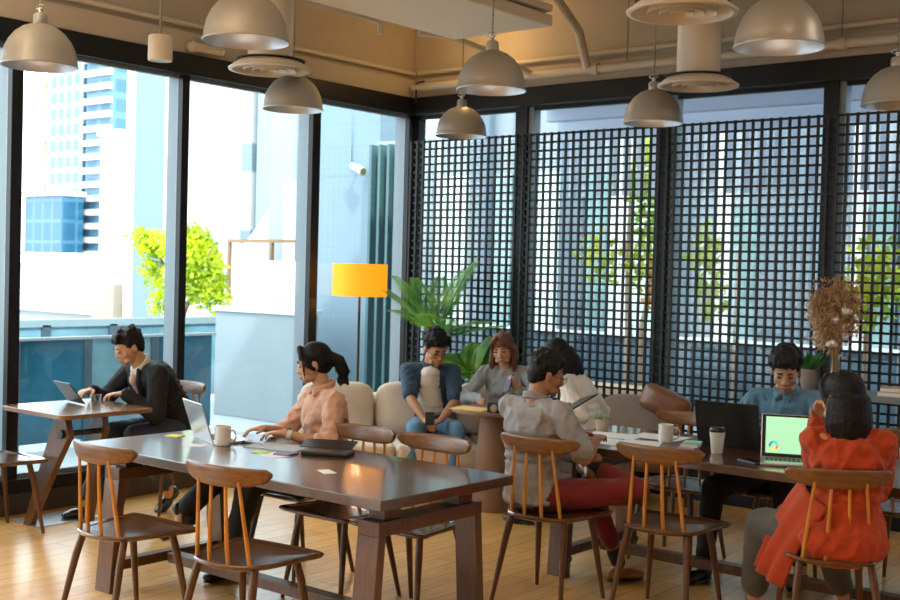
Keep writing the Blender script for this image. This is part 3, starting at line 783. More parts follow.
    add(b, 'hair', hm, .0058, 2, .0022, .012)
    # neck and upper garments
    tops = P['top']; tm = tops['m']; b = Blob(); kk = tops.get('fat', 1.); fe = .9 if fem else 1.
    if fem: secs = [(pel-Z*.03, .160, .125), (pel+Z*.05, .152, .118), (waist, .138, .108), (chest, .148, .112), (chest+u*.08*sc, .148, .10), (nb-u*.045*sc, .10, .068)]
    else: secs = [(pel-Z*.03, .155, .125), (pel+Z*.05, .152, .122), (waist, .150, .118), (chest, .168, .122), (chest+u*.09*sc, .172, .105), (nb-u*.045*sc, .115, .072)]
    for (ca, xa, ya), (cb, xb, yb) in zip(secs[:-1], secs[1:]):
        for q in range(4):
            w_ = q/4; b.ell(ca.lerp(cb, w_), ((xa+(xb-xa)*w_)*kk*sc, (ya+(yb-ya)*w_)*kk*sc, .05*sc), RT, 2)
    b.ell(secs[-1][0], (.10*kk*sc, .065*sc, .045*sc), RT, 2)
    if fem: b.ell(chest+f2t*.05*sc-u*.01, (.115*sc, .085*sc, .075*sc), RT)
    for s in (-1, 1):
        b.cap(nb-u*.035*sc+r2*s*.03, sh[s], .052*sc, .056*kk*fe*sc)
        c1 = .052*kk*fe*sc
        if tops['sleeve'] == 'short':
            eq = sh[s].lerp(el[s], .86); b.cap(sh[s], eq, .058*kk*fe*sc, .056*kk*sc)
        else:
            fr = {'long': .97, '3q': .22}[tops['sleeve']]
            b.cap(sh[s], el[s], .057*kk*fe*sc, .049*kk*fe*sc); b.cap(el[s], el[s].lerp(wr[s], fr), .049*kk*fe*sc, (.036 if fr > .5 else .05)*kk*fe*sc)
    if tops.get('turtle'): b.cap(nb-u*.03, nb+ub*.055*sc, .06*sc, .05*sc)
    if tops.get('skirt'):   # coat tails
        for pts in tops['skirt']: b.chain([V(p[:3]) for p in pts], [p[3] for p in pts])
    top = add(b, tops['name'], tm, .0075, 7, tops.get('disp', .006), .06)
    # collar
    if tops.get('collar', True):
        b = Blob(); cm = tops.get('collar_m', tm)
        pr = None
        for i in range(15):
            a = radians(-60+i*300/14+90); 
            p = nb+ub*(.035+.012*cos(a+pi/2*0))*sc+r2*(.062*sc*cos(a+pi/2*0-0))*1+f2t*(.058*sc*sin(a))*1
            a2 = radians(105+i*330/14); p = nb+ub*(.030-.018*sin(a2))*sc+r2*(.060*cos(a2))*sc+f2t*(.062*sin(a2)+.006)*sc
            if pr is not None: b.cap(pr, p, .0105*sc, .0105*sc, 8); b.cap(pr-ub*.018, p-ub*.018, .012*sc, .012*sc, 8)
            pr = p
        for s in (-1, 1):
            p0_ = nb+ub*.012*sc+f2t*.066*sc+r2*s*.012; b.chain([p0_, p0_-u*.03+f2t*.008+r2*s*.03, p0_-u*.045+f2t*.012+r2*s*.022], [.011, .010, .005])
        add(b, 'collar', cm, .005, 2)
    if g('inner'):   # shirt visible in the open front
        b = Blob(); wv, hv = g('innerw', .045), .11; wv *= 1.0
        [b.ell(chest+f2t*(.085+.006*math.cos(q))*sc+u*(.10-.04*q), (wv*(.8+.08*q)*(1 if q else 1.1), .060, .055), RT, 2) for q in range(8)]; b.ell(nb+f2t*.04-u*.02, (.05, .035, .04), RT)
        add(b, 'undershirt', g('inner'), .007, 3, .003)
    if g('lapel'):
        for s in (-1, 1):
            b = Blob(); b.chain([nb+r2*s*.05+f2t*.05+u*.01, chest+u*.09+f2t*.115+r2*s*.055, chest+u*.02+f2t*.128+r2*s*.05, chest-u*.10+f2t*.13+r2*s*.01], [.014, .024, .026, .008])
            add(b, 'lapel', tm, .006, 3)
    if tops.get('yoke'):
        b = Blob(); y0 = chest+u*.075*sc-f2t*.108*sc; b.chain([y0-r2*.15*sc+u*.0, y0-u*.005, y0+r2*.15*sc], [.003, .0035, .003]); add(b, 'yoke_seam', tm, .004, 1)
        b = Blob(); b.chain([y0, y0-u*.12*sc-f2t*.004, y0-u*.25*sc+f2t*.005], [.007, .006, .004]); add(b, 'box_pleat', tm, .004, 1)
    # trousers
    pm = P['pants']; b = Blob(); b.ell(pel-Z*.01, (.16*fe*sc, .122*sc, .088*sc), RP); wd = g('wide', 1.)
    for s in (-1, 1):
        b.cap(hips[s], kn[s], .088*sc, .066*wd*sc); b.cap(kn[s], kn[s].lerp(an[s], g('hem', .88)), .064*wd*sc, .05*wd*sc)
    add(b, 'trousers', pm, .009, 3, .006, .09)
    # shoes
    for s, k in ((-1, 'L'), (1, 'R')):
        fd = V(g('f'+k) or fw).normalized(); dn = V(g('d'+k) or (0, 0, -1)); dn = (dn-fd*dn.dot(fd)).normalized(); sd = fd.cross(dn)
        A = an[s]; RS = R_from(sd, fd, -dn)
        if A.z < .2 and not g('d'+k):
            base = V((A.x, A.y, .045))
        else: base = A+dn*.045
        b = Blob(); b.ell(base-fd*.02, (.036, .048, .038), RS); b.ell(base+fd*.07+dn*.006, (.041, .07, .030), RS); b.ell(base+fd*.12+dn*.012, (.038, .045, .024), RS); b.cap(base-dn*.0, A-dn*.035, .034, .038 if g('boot') else .034)
        so_ = add(b, 'shoe', P['shoe'], .0065, 3)
        b = Blob(); b.ell(base-fd*.02+dn*.032, (.037, .048, .010), RS); b.ell(base+fd*.08+dn*.032, (.043, .085, .010), RS)
        q = b.build('sole', g('sole', MT['dark']), so_, .006, 2, org=org)
        if g('sock'):
            b = Blob(); sh_ = an[s].lerp(kn[s], .16); b.cap(an[s]-(kn[s]-an[s]).normalized()*.0, sh_, .042*sc, .044*sc); add(b, 'sock', g('sock'), .006, 2)
    return dict(root=root, H=H, HR=HR, add=add, wr=wr, el=el, sh=sh, org=org, chest=chest, u=u, f=f2t, r=r2, hc=hc, HS=HS, an=an, kn=kn)

def glasses(D, round_=True):
    H = D['H']; b = MB()
    for s in (-1, 1):
        pr = None
        for k in range(17):
            a = 2*pi*k/16; p = H(s*.033+.022*cos(a), .102, -.004+.018*sin(a))
            if pr is not None: b.tube([pr, p], .0016, 6)
            pr = p
        b.tube([H(s*.055, .10, 0), H(s*.078, .05, .004), H(s*.082, .0, .0)], .0016, 6)
    b.tube([H(-.011, .103, 0), H(.011, .103, 0)], .0016, 6)
    b.v = [v-D['org'] for v in b.v]; b.build('glasses', MT['dark'], D['root'], smooth=True)
def watch(D, s, m):
    d = (D['wr'][s]-D['el'][s]).normalized(); c = D['wr'][s]-d*.025
    b = MB(); b.tube([c-d*.011, c+d*.011], .032, 18); b.v = [v-D['org'] for v in b.v]; w_ = b.build('watch_strap', m, D['root'], smooth='auto')
    b = MB(); b.M = Matrix.Translation(c-D['org']); b.sphere((0, 0, .030), (.017, .017, .006)); b.build('watch_face', MT['dark'], w_, smooth=True)

PEOPLE = []
def people():
    blk = mat('black_suiting', (.012, .013, .015), .75, bump=.25, bscale=300, spec=.3)
    D = person(dict(label='man in a black suit looking down at a tablet at the small window table', x=-6.47, y=5.02, seat=.455, rot=172, lean=33, bend=.14, head=(-6, 26, 0), skin='light', hair='short', seed=5,
        wL=(-6.44, 4.60, .80), wR=(-6.66, 4.50, .81), pL=(.5, .4, -.6), pR=(-.6, .3, -.6), hdL=(-.6, -.75, .0), hdR=(.25, -.9, .05),
        kL=(-6.34, 4.60, .545), kR=(-6.56, 4.58, .54), aL=(-6.40, 4.92, .14), aR=(-6.60, 4.42, .10), fL=(0.05, -.75, -.65), dL=(0, -.6, -.8), fR=(-.05, -1, 0),
        top=dict(m=blk, sleeve='long', name='suit_jacket', fat=1.2, disp=.005, collar_m=mat('white_shirt', (.7, .68, .68), .8)), inner=mat('pinkish_shirt', (.52, .36, .33), .8), innerw=.045, lapel=True,
        pants=mat('dark_navy_trousers', (.03, .045, .07), .8, bump=.3), shoe=mat('black_shoe_leather', (.012, .012, .014), .2, coat=.4)))
    watch(D, -1, MT['dark'])
    pink = FAB('pink_blouse', (.60, .36, .26))
    D = person(dict(label='woman with a ponytail in a pink blouse typing at the front table', x=-4.55, y=4.56, seat=.42, rot=156, lean=4, head=(-20, 14, 0), skin='light', fem=True, hair='pony', sc=.97,
        wL=(-4.50, 4.19, .79), wR=(-4.70, 4.24, .79), pL=(.7, .1, -.8), pR=(-.5, .2, -.8), hdL=(-.75, -.65, 0), hdR=(-.4, -.9, 0),
        kL=(-4.62, 4.08, .55), kR=(-4.80, 4.10, .60), aL=(-4.77, 4.08, .10), aR=(-4.98, 3.92, .34), fR=(-.6, -.55, -.5), dR=(.0, .0, -1), fL=(-.1, -1, 0),
        top=dict(m=pink, sleeve='3q', name='blouse', fat=1.12, disp=.013), pants=mat('black_trousers', (.012, .012, .014), .8), wide=1.15, shoe=MT['dark']))
    watch(D, -1, MT['white'])
    navy = FAB('navy_shirt', (.02, .06, .115)); jean = FAB('blue_denim', (.10, .24, .42))
    D = person(dict(label='man in a navy open shirt and white tee sitting on the sofa', x=-5.78, y=6.87, seat=.375, rot=221, lean=8, bend=.12, head=(26, 26, 0), skin='mid', hair='curly', seed=2, sc=.97, hsc=1.12,
        wL=(-5.46, 6.62, .56), wR=(-5.54, 6.54, .56), pL=(.6, .9, -.6), pR=(-.6, -.9, -.6), hdL=(.0, -.7, -.1), hdR=(.6, -.2, -.1),
        kL=(-5.34, 6.68, .50), kR=(-5.54, 6.44, .50), aL=(-5.32, 6.56, .10), aR=(-5.52, 6.32, .10), curl=.7,
        top=dict(m=navy, sleeve='short', name='open_shirt', fat=1.06), inner=mat('white_tee', (.68, .64, .60), .9, bump=.2), innerw=.085, pants=jean, shoe=MT['dark'], fL=(.8, -.7, 0), fR=(.8, -.7, 0)))
    glasses(D)
    grey = FAB('grey_sweater', (.30, .34, .38))
    D = person(dict(label='auburn haired woman in a grey sweater holding a phone on the sofa', x=-5.31, y=7.20, seat=.375, rot=216, lean=10, head=(-14, 14, 6), skin='light', fem=True, hair='long', hairm=HAIRB, hairlen=.18, sc=.97, hsc=1.10,
        wL=(-4.98, 6.92, .80), wR=(-5.22, 6.80, .73), pL=(.8, .4, -.6), pR=(-.9, -.3, -.6), hdL=(-.3, -.5, .6), hnL=(-.3, .5, .3), hdR=(.5, -.8, -.1),
        kL=(-4.98, 7.02, .52), kR=(-5.12, 6.86, .50), aL=(-4.92, 7.0, .10), aR=(-5.14, 6.80, .10),
        top=dict(m=grey, sleeve='long', name='sweater', fat=1.10, disp=.010, collar=False), pants=FAB('bright_denim', (.05, .22, .42)), shoe=MT['dark']))
    wht = FAB('white_knit', (.74, .72, .68))
    D = person(dict(label='woman in a white turtleneck sweater bending over behind the grey shirted man', x=-4.06, y=6.46, seat=.455, rot=104, lean=20, bend=.1, head=(4, 36, 0), skin='mid', fem=True, hair='long', hairlen=.13, fall=(.07, .05, -.03), sc=.97,
        wL=(-4.14, 6.05, .76), wR=(-4.35, 6.62, .76), pL=(.6, -.3, -.8), pR=(.6, .6, -.8), hdL=(-.9, .1, -.1), hdR=(-.9, 0, -.1),
        kL=(-4.50, 6.30, .52), kR=(-4.50, 6.48, .52), aL=(-4.48, 6.34, .10), aR=(-4.48, 6.52, .10),
        top=dict(m=wht, sleeve='long', name='turtleneck_sweater', fat=1.02, turtle=True, collar=False), pants=MT['dark'], shoe=MT['dark']))
    gs = FAB('grey_cotton_shirt', (.30, .30, .315))
    brn = mat('tan_shoe_leather', (.34, .14, .04), .4, coat=.2)
    D = person(dict(label='man in a grey shirt and red trousers sitting with crossed legs, back to the view', x=-3.46, y=4.94, seat=.44, rot=-2, lean=0, bend=.04, twist=-4, head=(-34, 16, 0), skin='tan', hair='short', seed=8, sc=.95,
        wL=(-3.44, 5.28, .80), wR=(-3.24, 5.20, .80), pL=(-.9, -.3, -.9), pR=(.55, -.35, -.9), hdL=(.3, .9, .1), hdR=(-.3, .9, .15),
        kL=(-3.36, 5.35, .50), aL=(-3.27, 5.50, .11), kR=(-3.00, 5.22, .565), aR=(-3.27, 5.22, .665), fR=(-.6, .55, .25), dR=(-.5, .1, -.75), fL=(.45, .9, 0),
        top=dict(m=gs, sleeve='short', name='shirt', fat=1.10, disp=.011, yoke=True), pants=FAB('red_dotted_trousers', (.17, .010, .010)), shoe=brn, sole=MT['base'], hem=.72, sock=mat('dark_sock', (.02, .02, .025), .9)))
    glasses(D)
    bl = FAB('blue_chambray', (.09, .21, .32))
    D = person(dict(label='man in a blue shirt behind the black laptop at the back table', x=-2.74, y=6.50, seat=.445, rot=184, lean=14, bend=.1, head=(16, 26, 0), skin='mid', hair='curly', seed=11, sc=.99,
        wL=(-2.58, 6.10, .79), wR=(-2.90, 6.12, .79), pL=(.7, .3, -.6), pR=(-.7, .3, -.6), kL=(-2.58, 6.02, .53), kR=(-2.93, 5.92, .51), aL=(-2.50, 6.10, .10), aR=(-2.95, 5.86, .10), fR=(-.1, -1, 0),
        top=dict(m=bl, sleeve='long', name='shirt', fat=1.08, disp=.010), pants=mat('black_jeans', (.008, .008, .01), .85), shoe=mat('black_boot', (.01, .01, .012), .5)))
    og = FAB('orange_coat', (.42, .042, .002))
    D = person(dict(label='woman in an orange coat with long black hair at the chart laptop', x=-1.89, y=5.10, seat=.44, rot=30, lean=2, head=(40, 6, 0), skin='light', fem=True, hair='long', hairlen=.22, sc=.94, hsc=1.08,
        wL=(-2.10, 5.26, 1.01), wR=(-1.98, 5.42, .82), pL=(.0, .1, -1), pR=(.15, .1, -1), hdL=(.12, -.05, .95), hnL=(.6, -.5, 0), hdR=(-.6, .8, -.1), curl=.8,
        kL=(-2.33, 5.22, .50), kR=(-2.14, 5.47, .52), aL=(-2.40, 5.30, .12), aR=(-2.08, 5.62, .12), wide=1.35, hem=.8, fL=(-.4, .9, 0),
        top=dict(m=og, sleeve='long', name='coat', fat=1.20, disp=.013, skirt=[
            [(-1.96, 5.02, .52, .11), (-1.86, 5.06, .52, .11), (-1.80, 5.12, .52, .09)], [(-2.02, 5.12, .53, .11), (-2.10, 5.18, .54, .09), (-2.20, 5.22, .55, .07)]]),
        pants=FAB('grey_wide_trousers', (.085, .095, .095)), shoe=mat('brown_loafer', (.10, .04, .02), .4)))
    TAIL_L = [(-2.10, 5.12, .765), (-2.16, 5.12, .67), (-2.237, 5.12, .515), (-2.31, 5.10, .337)]
    TAIL_R = [(-1.92, 4.98, .67), (-2.03, 4.97, .51), (-2.08, 4.96, .40), (-2.13, 4.98, .285)]
    # hanging tail of the coat over the left side of the chair
    lf = [V(p) for p in TAIL_L]; rt_ = [V(p) for p in TAIL_R]
    def fn(u, v):
        i = min(2, int(v*3)); w_ = v*3-i; a = lf[i].lerp(lf[i+1], w_); c = rt_[i].lerp(rt_[i+1], w_)
        p = a.lerp(c, u); out = V((-.5, -.8, .15)); bul = sin(pi*u)*.04*(1-v*.5)
        return p+out*(bul+.012*sin(u*15+v*3)*(.2+v))-D['org']
    b = MB(); b.grid(fn, 25, 14); o = b.build('coat_tail', og, D['root'], smooth=True)
    md = o.modifiers.new('t', 'SOLIDIFY'); md.thickness = .008
people()

# ---------------------------------------------------------------- things on the tables
TZ = .74
def flat(name, label, cat, x, y, w_, d_, h, rot, m, z=TZ, group=None, bev=0):
    b = MB(); b.box((-w_/2, -d_/2, 0), (w_/2, d_/2, h)); o = b.build(name, MT[m] if isinstance(m, str) else m, None, bev)
    o.location = (x, y, z); o.rotation_euler = (0, 0, radians(rot)); tag(o, label, cat, group); return o
def mug(label, x, y, rot, m='white', h=.098, r=.041):
    t = emp('mug', label, 'mug', (x, y, TZ), rot)
    b = MB(); b.lathe([(r*.92, 0), (r, .004), (r, h-.002), (r-.0025, h), (r-.005, h-.003), (r-.006, .008), (.0, .006)], n=32); b.build('body', MT[m], t, smooth='auto')
    b = MB(); b.tube([(r-.004, 0, h*.82), (r+.022, 0, h*.80), (r+.034, 0, h*.62), (r+.034, 0, h*.40), (r+.022, 0, h*.22), (r-.004, 0, h*.18)], .0055, 10); b.build('handle', MT[m], t, smooth=True)
mug('white mug on the front table beside the silver laptop', -4.645, 3.905, 20)
mug('white mug on the back table near the white papers', -3.17, 5.80, 35)
def laptop(label, x, y, rot, w_, d_, ang, body, lidm, scr=None, chart=False):
    t = emp('laptop', label, 'laptop', (x, y, TZ), rot)   # local: user at -Y, hinge at +Y
    b = MB(); b.box((-w_/2, -d_/2, 0), (w_/2, d_/2, .014)); b.build('base', body, t, .004)
    b = MB()
    for r_ in range(5):
        for c in range(13): b.box((-w_*.43+c*w_*.066, d_*.36-r_*.02-.016, .014), (-w_*.43+c*w_*.066+w_*.057, d_*.36-r_*.02, .0158))
    b.build('keyboard', MT['keys'], t)
    b = MB(); b.box((-.05, -d_*.42, .014), (.05, -d_*.14, .0148)); b.build('trackpad', body, t)
    a = radians(ang); M = Matrix.Translation((0, d_/2-.004, .010)) @ Matrix.Rotation(pi/2-a, 4, 'X') @ Matrix()
    # lid local: x, z up from hinge; screen faces -y
    M = Matrix.Translation((0, d_/2-.003, .010)) @ Matrix.Rotation(-(a-pi/2), 4, 'X')
    b = MB(); b.M = M; b.box((-w_/2, 0, 0), (w_/2, .007, d_)); lid = b.build('lid', lidm, t, .003)
    b = MB(); b.M = M; b.box((-w_/2+.004, -.0012, .006), (w_/2-.004, .0, d_-.004)); b.build('bezel', MT['dark'], lid)
    if scr:
        b = MB(); b.M = M; b.box((-w_/2+.022, -.0022, .024), (w_/2-.022, -.0012, d_-.014)); b.build('screen', scr, lid)
    if chart:
        cols = [(.02, .16, .35), (.03, .42, .45), (.75, .12, .03), (.85, .62, .03), (.35, .6, .06), (.03, .3, .5)]
        angs = [(100, 200), (10, 100), (-60, 10), (-110, -60), (-160, -110), (-160-0, -160)]
        for (a0, a1), c in zip(angs, cols):
            if a1 == a0: continue
            b = MB(); b.M = M; n = 10; ci = V((-w_*.31, 0, .062)); vs = []
            for k in range(n+1):
                q = radians(a0+(a1-a0)*k/n)
                for r_ in (.013, .0235): vs.append((ci.x+r_*cos(q), -.0026, ci.z+r_*sin(q)))
            b._a(vs, [(2*k, 2*k+1, 2*k+3, 2*k+2) for k in range(n)])
            b.build('chart_segment', mat('chart', c, .6, emit=c, estr=.9), lid, recalc=False)
        tl = mat('chart_bar', (.1, .45, .45), .6, emit=(.1, .5, .5), estr=.6)
        for k, h in enumerate((.018, .012, .009, .02, .014, .008)):
            b = MB(); b.M = M; xx = .03+k*.016; b.box((xx, -.0028, .05), (xx+.006, -.0023, .05+h)); b.build('chart_bar', tl, lid)
    return t
laptop('silver laptop seen from the side in front of the pink bloused woman', -4.78, 4.02, 160, .30, .21, 108, MT['alu'], MT['alu'], mat('screen_off', (.02, .02, .02), .2))
laptop('black laptop in front of the man in the blue shirt', -2.83, 5.99, 183, .36, .25, 105, MT['dark'], MT['dark'], mat('screen_dim', (.2, .3, .4), .3, emit=(.4, .6, .8), estr=.4))
laptop('silver laptop showing a pale green chart screen in front of the orange coat', -2.345, 5.60, 24, .325, .225, 107, MT['alu'], MT['alu'], mat('screen_green', (.3, .6, .4), .4, emit=(.36, .72, .43), estr=.55), True)
flat('napkin', 'white paper square left of the mug on the front table', 'paper', -4.72, 3.80, .11, .085, .001, 20, 'paper')
flat('sticky_note', 'yellow sticky note at the far left of the front table', 'note', -5.05, 3.92, .085, .07, .004, 15, 'yellow')
flat('paper_sheet', 'grey blue open notebook under the forearm of the pink bloused woman', 'notebook', -4.40, 4.07, .30, .20, .005, 14, mat('grey_paper', (.42, .47, .55), .7))
flat('sticky_note', 'lime green sticky note on the front table', 'note', -4.335, 3.885, .08, .065, .004, 25, 'lime')
flat('paper_sheet', 'white sheet lying between the lime note and the purple notebook', 'paper', -4.24, 3.88, .17, .10, .001, -15, 'paper')
flat('notebook', 'small purple notebook on the front table', 'notebook', -4.21, 3.935, .085, .095, .008, 12, 'purple', bev=.001, z=TZ+.001)
flat('name_card', 'blank white card alone on the right half of the front table', 'card', -3.735, 3.74, .105, .06, .001, -25, 'paper_warm')
t = emp('pen', 'thin pen lying on the notebook of the pink bloused woman', 'pen', (-4.55, 4.03, TZ+.011), 12)
b = MB(); b.tube([(-.07, 0, 0), (.05, 0, 0), (.068, 0, 0)], [.0045, .0045, .001], 10); b.build('barrel', MT['alu'], t, smooth='auto')
b = MB(); b.tube([(-.072, 0, 0), (-.055, 0, 0)], .005, 10); b.build('cap', MT['dark'], t, smooth='auto')
t = emp('organiser', 'black leather organiser with its flap open on the front table', 'organiser', (-4.07, 4.08, TZ), 25)
b = MB(); b.box((-.12, -.06, 0), (.12, .06, .022)); b.build('body', MT['dark'], t, .006)
b = MB(); b.box((-.121, -.05, .006), (-.118, .05, .016)); b.build('pages', MT['paper'], t)
b = MB(); b.M = Matrix.Translation((-.02, .06, .02)) @ Matrix.Rotation(radians(14), 4, 'X'); b.box((-.15, 0, 0), (.12, .11, .004)); b.build('flap', MT['dark'], t, .001)
# cafe table things
t = emp('tablet', 'black tablet propped up in the hands of the man in the suit', 'tablet', (-6.62, 4.30, .815), -8)
M = Matrix.Rotation(radians(-52), 4, 'X')
b = MB(); b.M = M; b.box((-.12, -.085, -.004), (.12, .085, .004)); b.build('body', MT['dark'], t, .003)
b = MB(); b.M = M; b.box((-.11, -.075, .004), (.11, .075, .005)); b.build('screen', mat('tablet_screen', (.3, .4, .4), .3, emit=(.7, .85, .7), estr=.7), t)
t = emp('water_glass', 'clear water glass on the small cafe table', 'glass', (-6.285, 4.27, TZ))
b = MB(); b.lathe([(.031, 0), (.036, .09), (.0335, .09), (.029, .012), (0, .01)], n=28); b.build('tumbler', MT['clear'], t, smooth='auto')
b = MB(); b.lathe([(0, .012), (.0285, .013), (.031, .05), (0, .05)], n=28); b.build('water', glass_mat('water', (.86, .9, .92), .8), t, smooth='auto')
# back table things
for k, (x, y, r, w_, lab) in enumerate([(-3.50, 5.80, 12, .30, 'white paper sheet at the left end of the back table'), (-3.42, 5.56, -8, .30, 'white paper sheet nearest the left front edge of the back table'),
      (-3.28, 5.93, 4, .30, 'white paper sheet behind the mug on the back table'), (-3.22, 5.62, 22, .21, 'white paper sheet in front of the mug on the back table')]):
    flat('paper_sheet', lab, 'paper', x, y, w_, .21, .001, r, 'paper', z=TZ+.0012*k, group='papers on the back table')
for k, (m, z, lab) in enumerate([('lilac', 0, 'lilac note block, lowest of the stack beside the black laptop'), ('paper', .013, 'white note block, middle of the stack beside the black laptop'), ('teal', .026, 'teal note block, topmost of the stack beside the black laptop')]):
    flat('note_block', lab, 'notes', -2.955+.006*k, 5.66+.01*k, .09, .09, .0125, 8+6*k, m, z=TZ+z, group='note blocks beside the black laptop')
t = emp('paper_cup', 'white paper coffee cup with black lid on the back table', 'cup', (-2.79, 5.655, TZ))
b = MB(); b.lathe([(.0, .0), (.028, 0), (.029, .003), (.041, .112), (.0, .113)], n=32); b.build('cup_body', MT['cup'], t, smooth='auto')
b = MB(); b.lathe([(.043, .110), (.044, .118), (.040, .121), (.037, .132), (.034, .134), (.031, .128), (0, .128)], n=32); b.build('lid', MT['dark'], t, smooth='auto')
t = emp('phone', 'black phone lying left of the chart laptop', 'phone', (-2.52, 5.50, TZ), 62)
b = MB(); b.box((-.038, -.075, 0), (.038, .075, .009)); b.build('case', MT['dark'], t, .003)
b = MB(); b.box((-.034, -.07, .009), (.034, .07, .0095)); b.build('screen', mat('phone_glass', (.01, .012, .016), .08), t)
t = emp('phone', 'dark blue phone held up by the auburn haired woman', 'phone', (-5.03, 6.85, .85), 20)
b = MB(); b.M = Matrix.Rotation(radians(50), 4, 'X') @ Matrix.Rotation(radians(-35), 4, 'Y'); b.box((-.037, -.075, -.005), (.037, .075, .005)); b.build('case', mat('blue_case', (.03, .06, .12), .3), t, .003)
t = emp('phone', 'small phone in the hands of the man on the sofa', 'phone', (-5.46, 6.50, .585), 40)
b = MB(); b.M = Matrix.Rotation(radians(35), 4, 'X'); b.box((-.035, -.065, -.005), (.035, .065, .005)); b.build('case', MT['dark'], t, .003)
t = emp('tablet', 'black tablet held by the man in the grey shirt', 'tablet', (-3.42, 5.27, .96), -30)
b = MB(); b.M = Matrix.Rotation(radians(28), 4, 'X') @ Matrix.Rotation(radians(-14), 4, 'Y'); b.box((-.13, -.09, -.004), (.13, .09, .004)); b.build('body', MT['dark'], t, .003)
# side table things
flat('folder', 'yellow paper folder on the round side table', 'folder', -5.02, 6.43, .26, .19, .006, 8, 'folder', z=.70)
t = emp('camera', 'black camera on the round side table behind the yellow folder', 'camera', (-4.86, 6.66, .70), 150)
b = MB(); b.box((-.07, -.03, 0), (.07, .03, .085)); b.box((-.025, -.03, .085), (.025, .025, .108)); b.build('body', MT['dark'], t, .008)
b = MB(); b.tube([(0, .03, .04), (0, .085, .04)], [.036, .034], 20); b.build('lens', MT['keys'], t, smooth='auto')
t = emp('camera', 'second black camera on the round side table, right of the yellow folder', 'camera', (-4.79, 6.40, .70), 200)
b = MB(); b.box((-.06, -.025, 0), (.06, .025, .07)); b.build('body', MT['dark'], t, .008)
b = MB(); b.tube([(0, .025, .035), (0, .06, .035)], [.028, .026], 20); b.build('lens', MT['chrome'], t, smooth='auto')
# succulent jar
t = emp('potted_succulent', 'small beige pot with pale leaves at the left end of the back table', 'plant', (-3.66, 5.93, TZ))
b = MB(); b.lathe([(0, 0), (.034, 0), (.045, .07), (.041, .07), (.0, .062)], n=24); b.build('pot', mat('beige_pot', (.5, .42, .33), .8), t, smooth='auto')
b = MB()
for k in range(22):
    a = k*2.4; r = .012+.028*(k/22); p = V((cos(a)*r, sin(a)*r, .065)); q = p+V((cos(a)*.022, sin(a)*.022, .035*(1.2-k/22)))
    b.tube([p, (p+q)/2+V((0, 0, .004)), q], [.004, .008, .001], 6)
b.build('leaves', leaf_mat('pale_leaf', (.25, .45, .25), (.6, .7, .5)), t, smooth=True)

# ---------------------------------------------------------------- lounge corner
LO = mat('orange_shade', (.9, .42, .03), .8, emit=(1, .36, .01), estr=.5)
t = emp('floor_lamp', 'floor lamp with an orange drum shade behind the sofa', 'lamp', (-6.70, 7.04, 0))
b = MB(); b.lathe([(.222, 1.425), (.225, 1.425), (.225, 1.69), (.222, 1.69)], n=48, close=True); b.build('lamp_shade', LO, t, smooth='auto')
b = MB(); b.tube([(0, 0, .02), (0, 0, 1.62)], .011, 12); b.build('pole', mat('dark_brass', (.06, .04, .02), .4, metal=.6), t, smooth='auto')
b = MB(); b.lathe([(0, 0), (.15, 0), (.15, .012), (.02, .022), (0, .022)], n=32); b.build('base', MT['dark'], t, smooth='auto')
b = MB()
for k in range(3): a = k*2*pi/3; b.tube([(0, 0, 1.62), (.223*cos(a), .223*sin(a), 1.67)], .003, 6)
b.build('spider', MT['chrome'], t)
b = MB(); b.sphere((0, 0, 1.56), (.03, .03, .04)); b.build('bulb', mat('bulb', (1, .8, .5), .5, emit=(1, .7, .35), estr=6), t, smooth=True)
light('POINT', 'floor_lamp_light', (-6.70, 7.04, 1.5), 7, (1, .62, .3), .05)

PALM = leaf_mat('palm_leaf', (.04, .20, .03), (.22, .50, .06), 4)
def frond(b, base, az, el, L, droop, nl=34, wl=.15):
    pts = []; p = V(base); d = V((cos(az)*cos(el), sin(az)*cos(el), sin(el)))
    n = 12
    for i in range(n+1):
        pts.append(p.copy()); p = p+d*(L/n); d = (d+V((0, 0, -droop/n*(.5+i/n)))).normalized()
    b.tube(pts, [.006*(1-i/(n+1))+.0015 for i in range(n+1)], 6)
    for k in range(nl):
        f = .2+.8*k/(nl-1); i = min(n-1, int(f*n)); q = pts[i].lerp(pts[i+1], f*n-i); tt = (pts[i+1]-pts[i]).normalized()
        sd = tt.cross(V((0, 0, 1))).normalized(); up_ = sd.cross(tt)
        ll = wl*sin(pi*(.12+.80*f))**.7
        for s in (-1, 1):
            dr = (sd*s*.9+tt*.42+up_*.12).normalized(); e_ = q+dr*ll-V((0, 0, ll*.3)); m_ = q+dr*ll*.45; wv = tt*.0065
            b._a([q-wv*.5, m_-wv, e_, m_+wv, q+wv*.5], [(0, 1, 2, 3, 4)])
def palm(label, loc, h0, n, L, seed, pr=.15):
    t = emp('potted_palm', label, 'plant', loc); r = random.Random(seed)
    b = MB(); b.lathe([(0, 0), (pr*.8, 0), (pr, .30), (pr*1.03, .31), (pr*.9, .30), (0, .28)], n=28); b.build('pot', mat('pot_grey', (.3, .3, .3), .7), t, smooth='auto')
    b = MB()
    for k in range(3): a = k*2.1; b.tube([(.03*cos(a), .03*sin(a), .27), (.04*cos(a), .04*sin(a), h0)], [.016, .010], 8)
    b.build('stem', leaf_mat('palm_stem', (.16, .28, .06), (.25, .35, .1)), t, smooth=True)
    for k in range(n):
        b = MB(); az = k*2.399+.4; el = radians(22+52*((k*.618) % 1)); frond(b, (0.02*cos(az), .02*sin(az), h0-.12+.14*(el/1.4)), az, el, L*r.uniform(.8, 1.05), r.uniform(.35, .9))
        b.build('frond', PALM, t, recalc=False)
palm('green potted palm in the corner behind the man on the sofa', (-6.22, 7.48, 0), 1.16, 13, .66, 4)
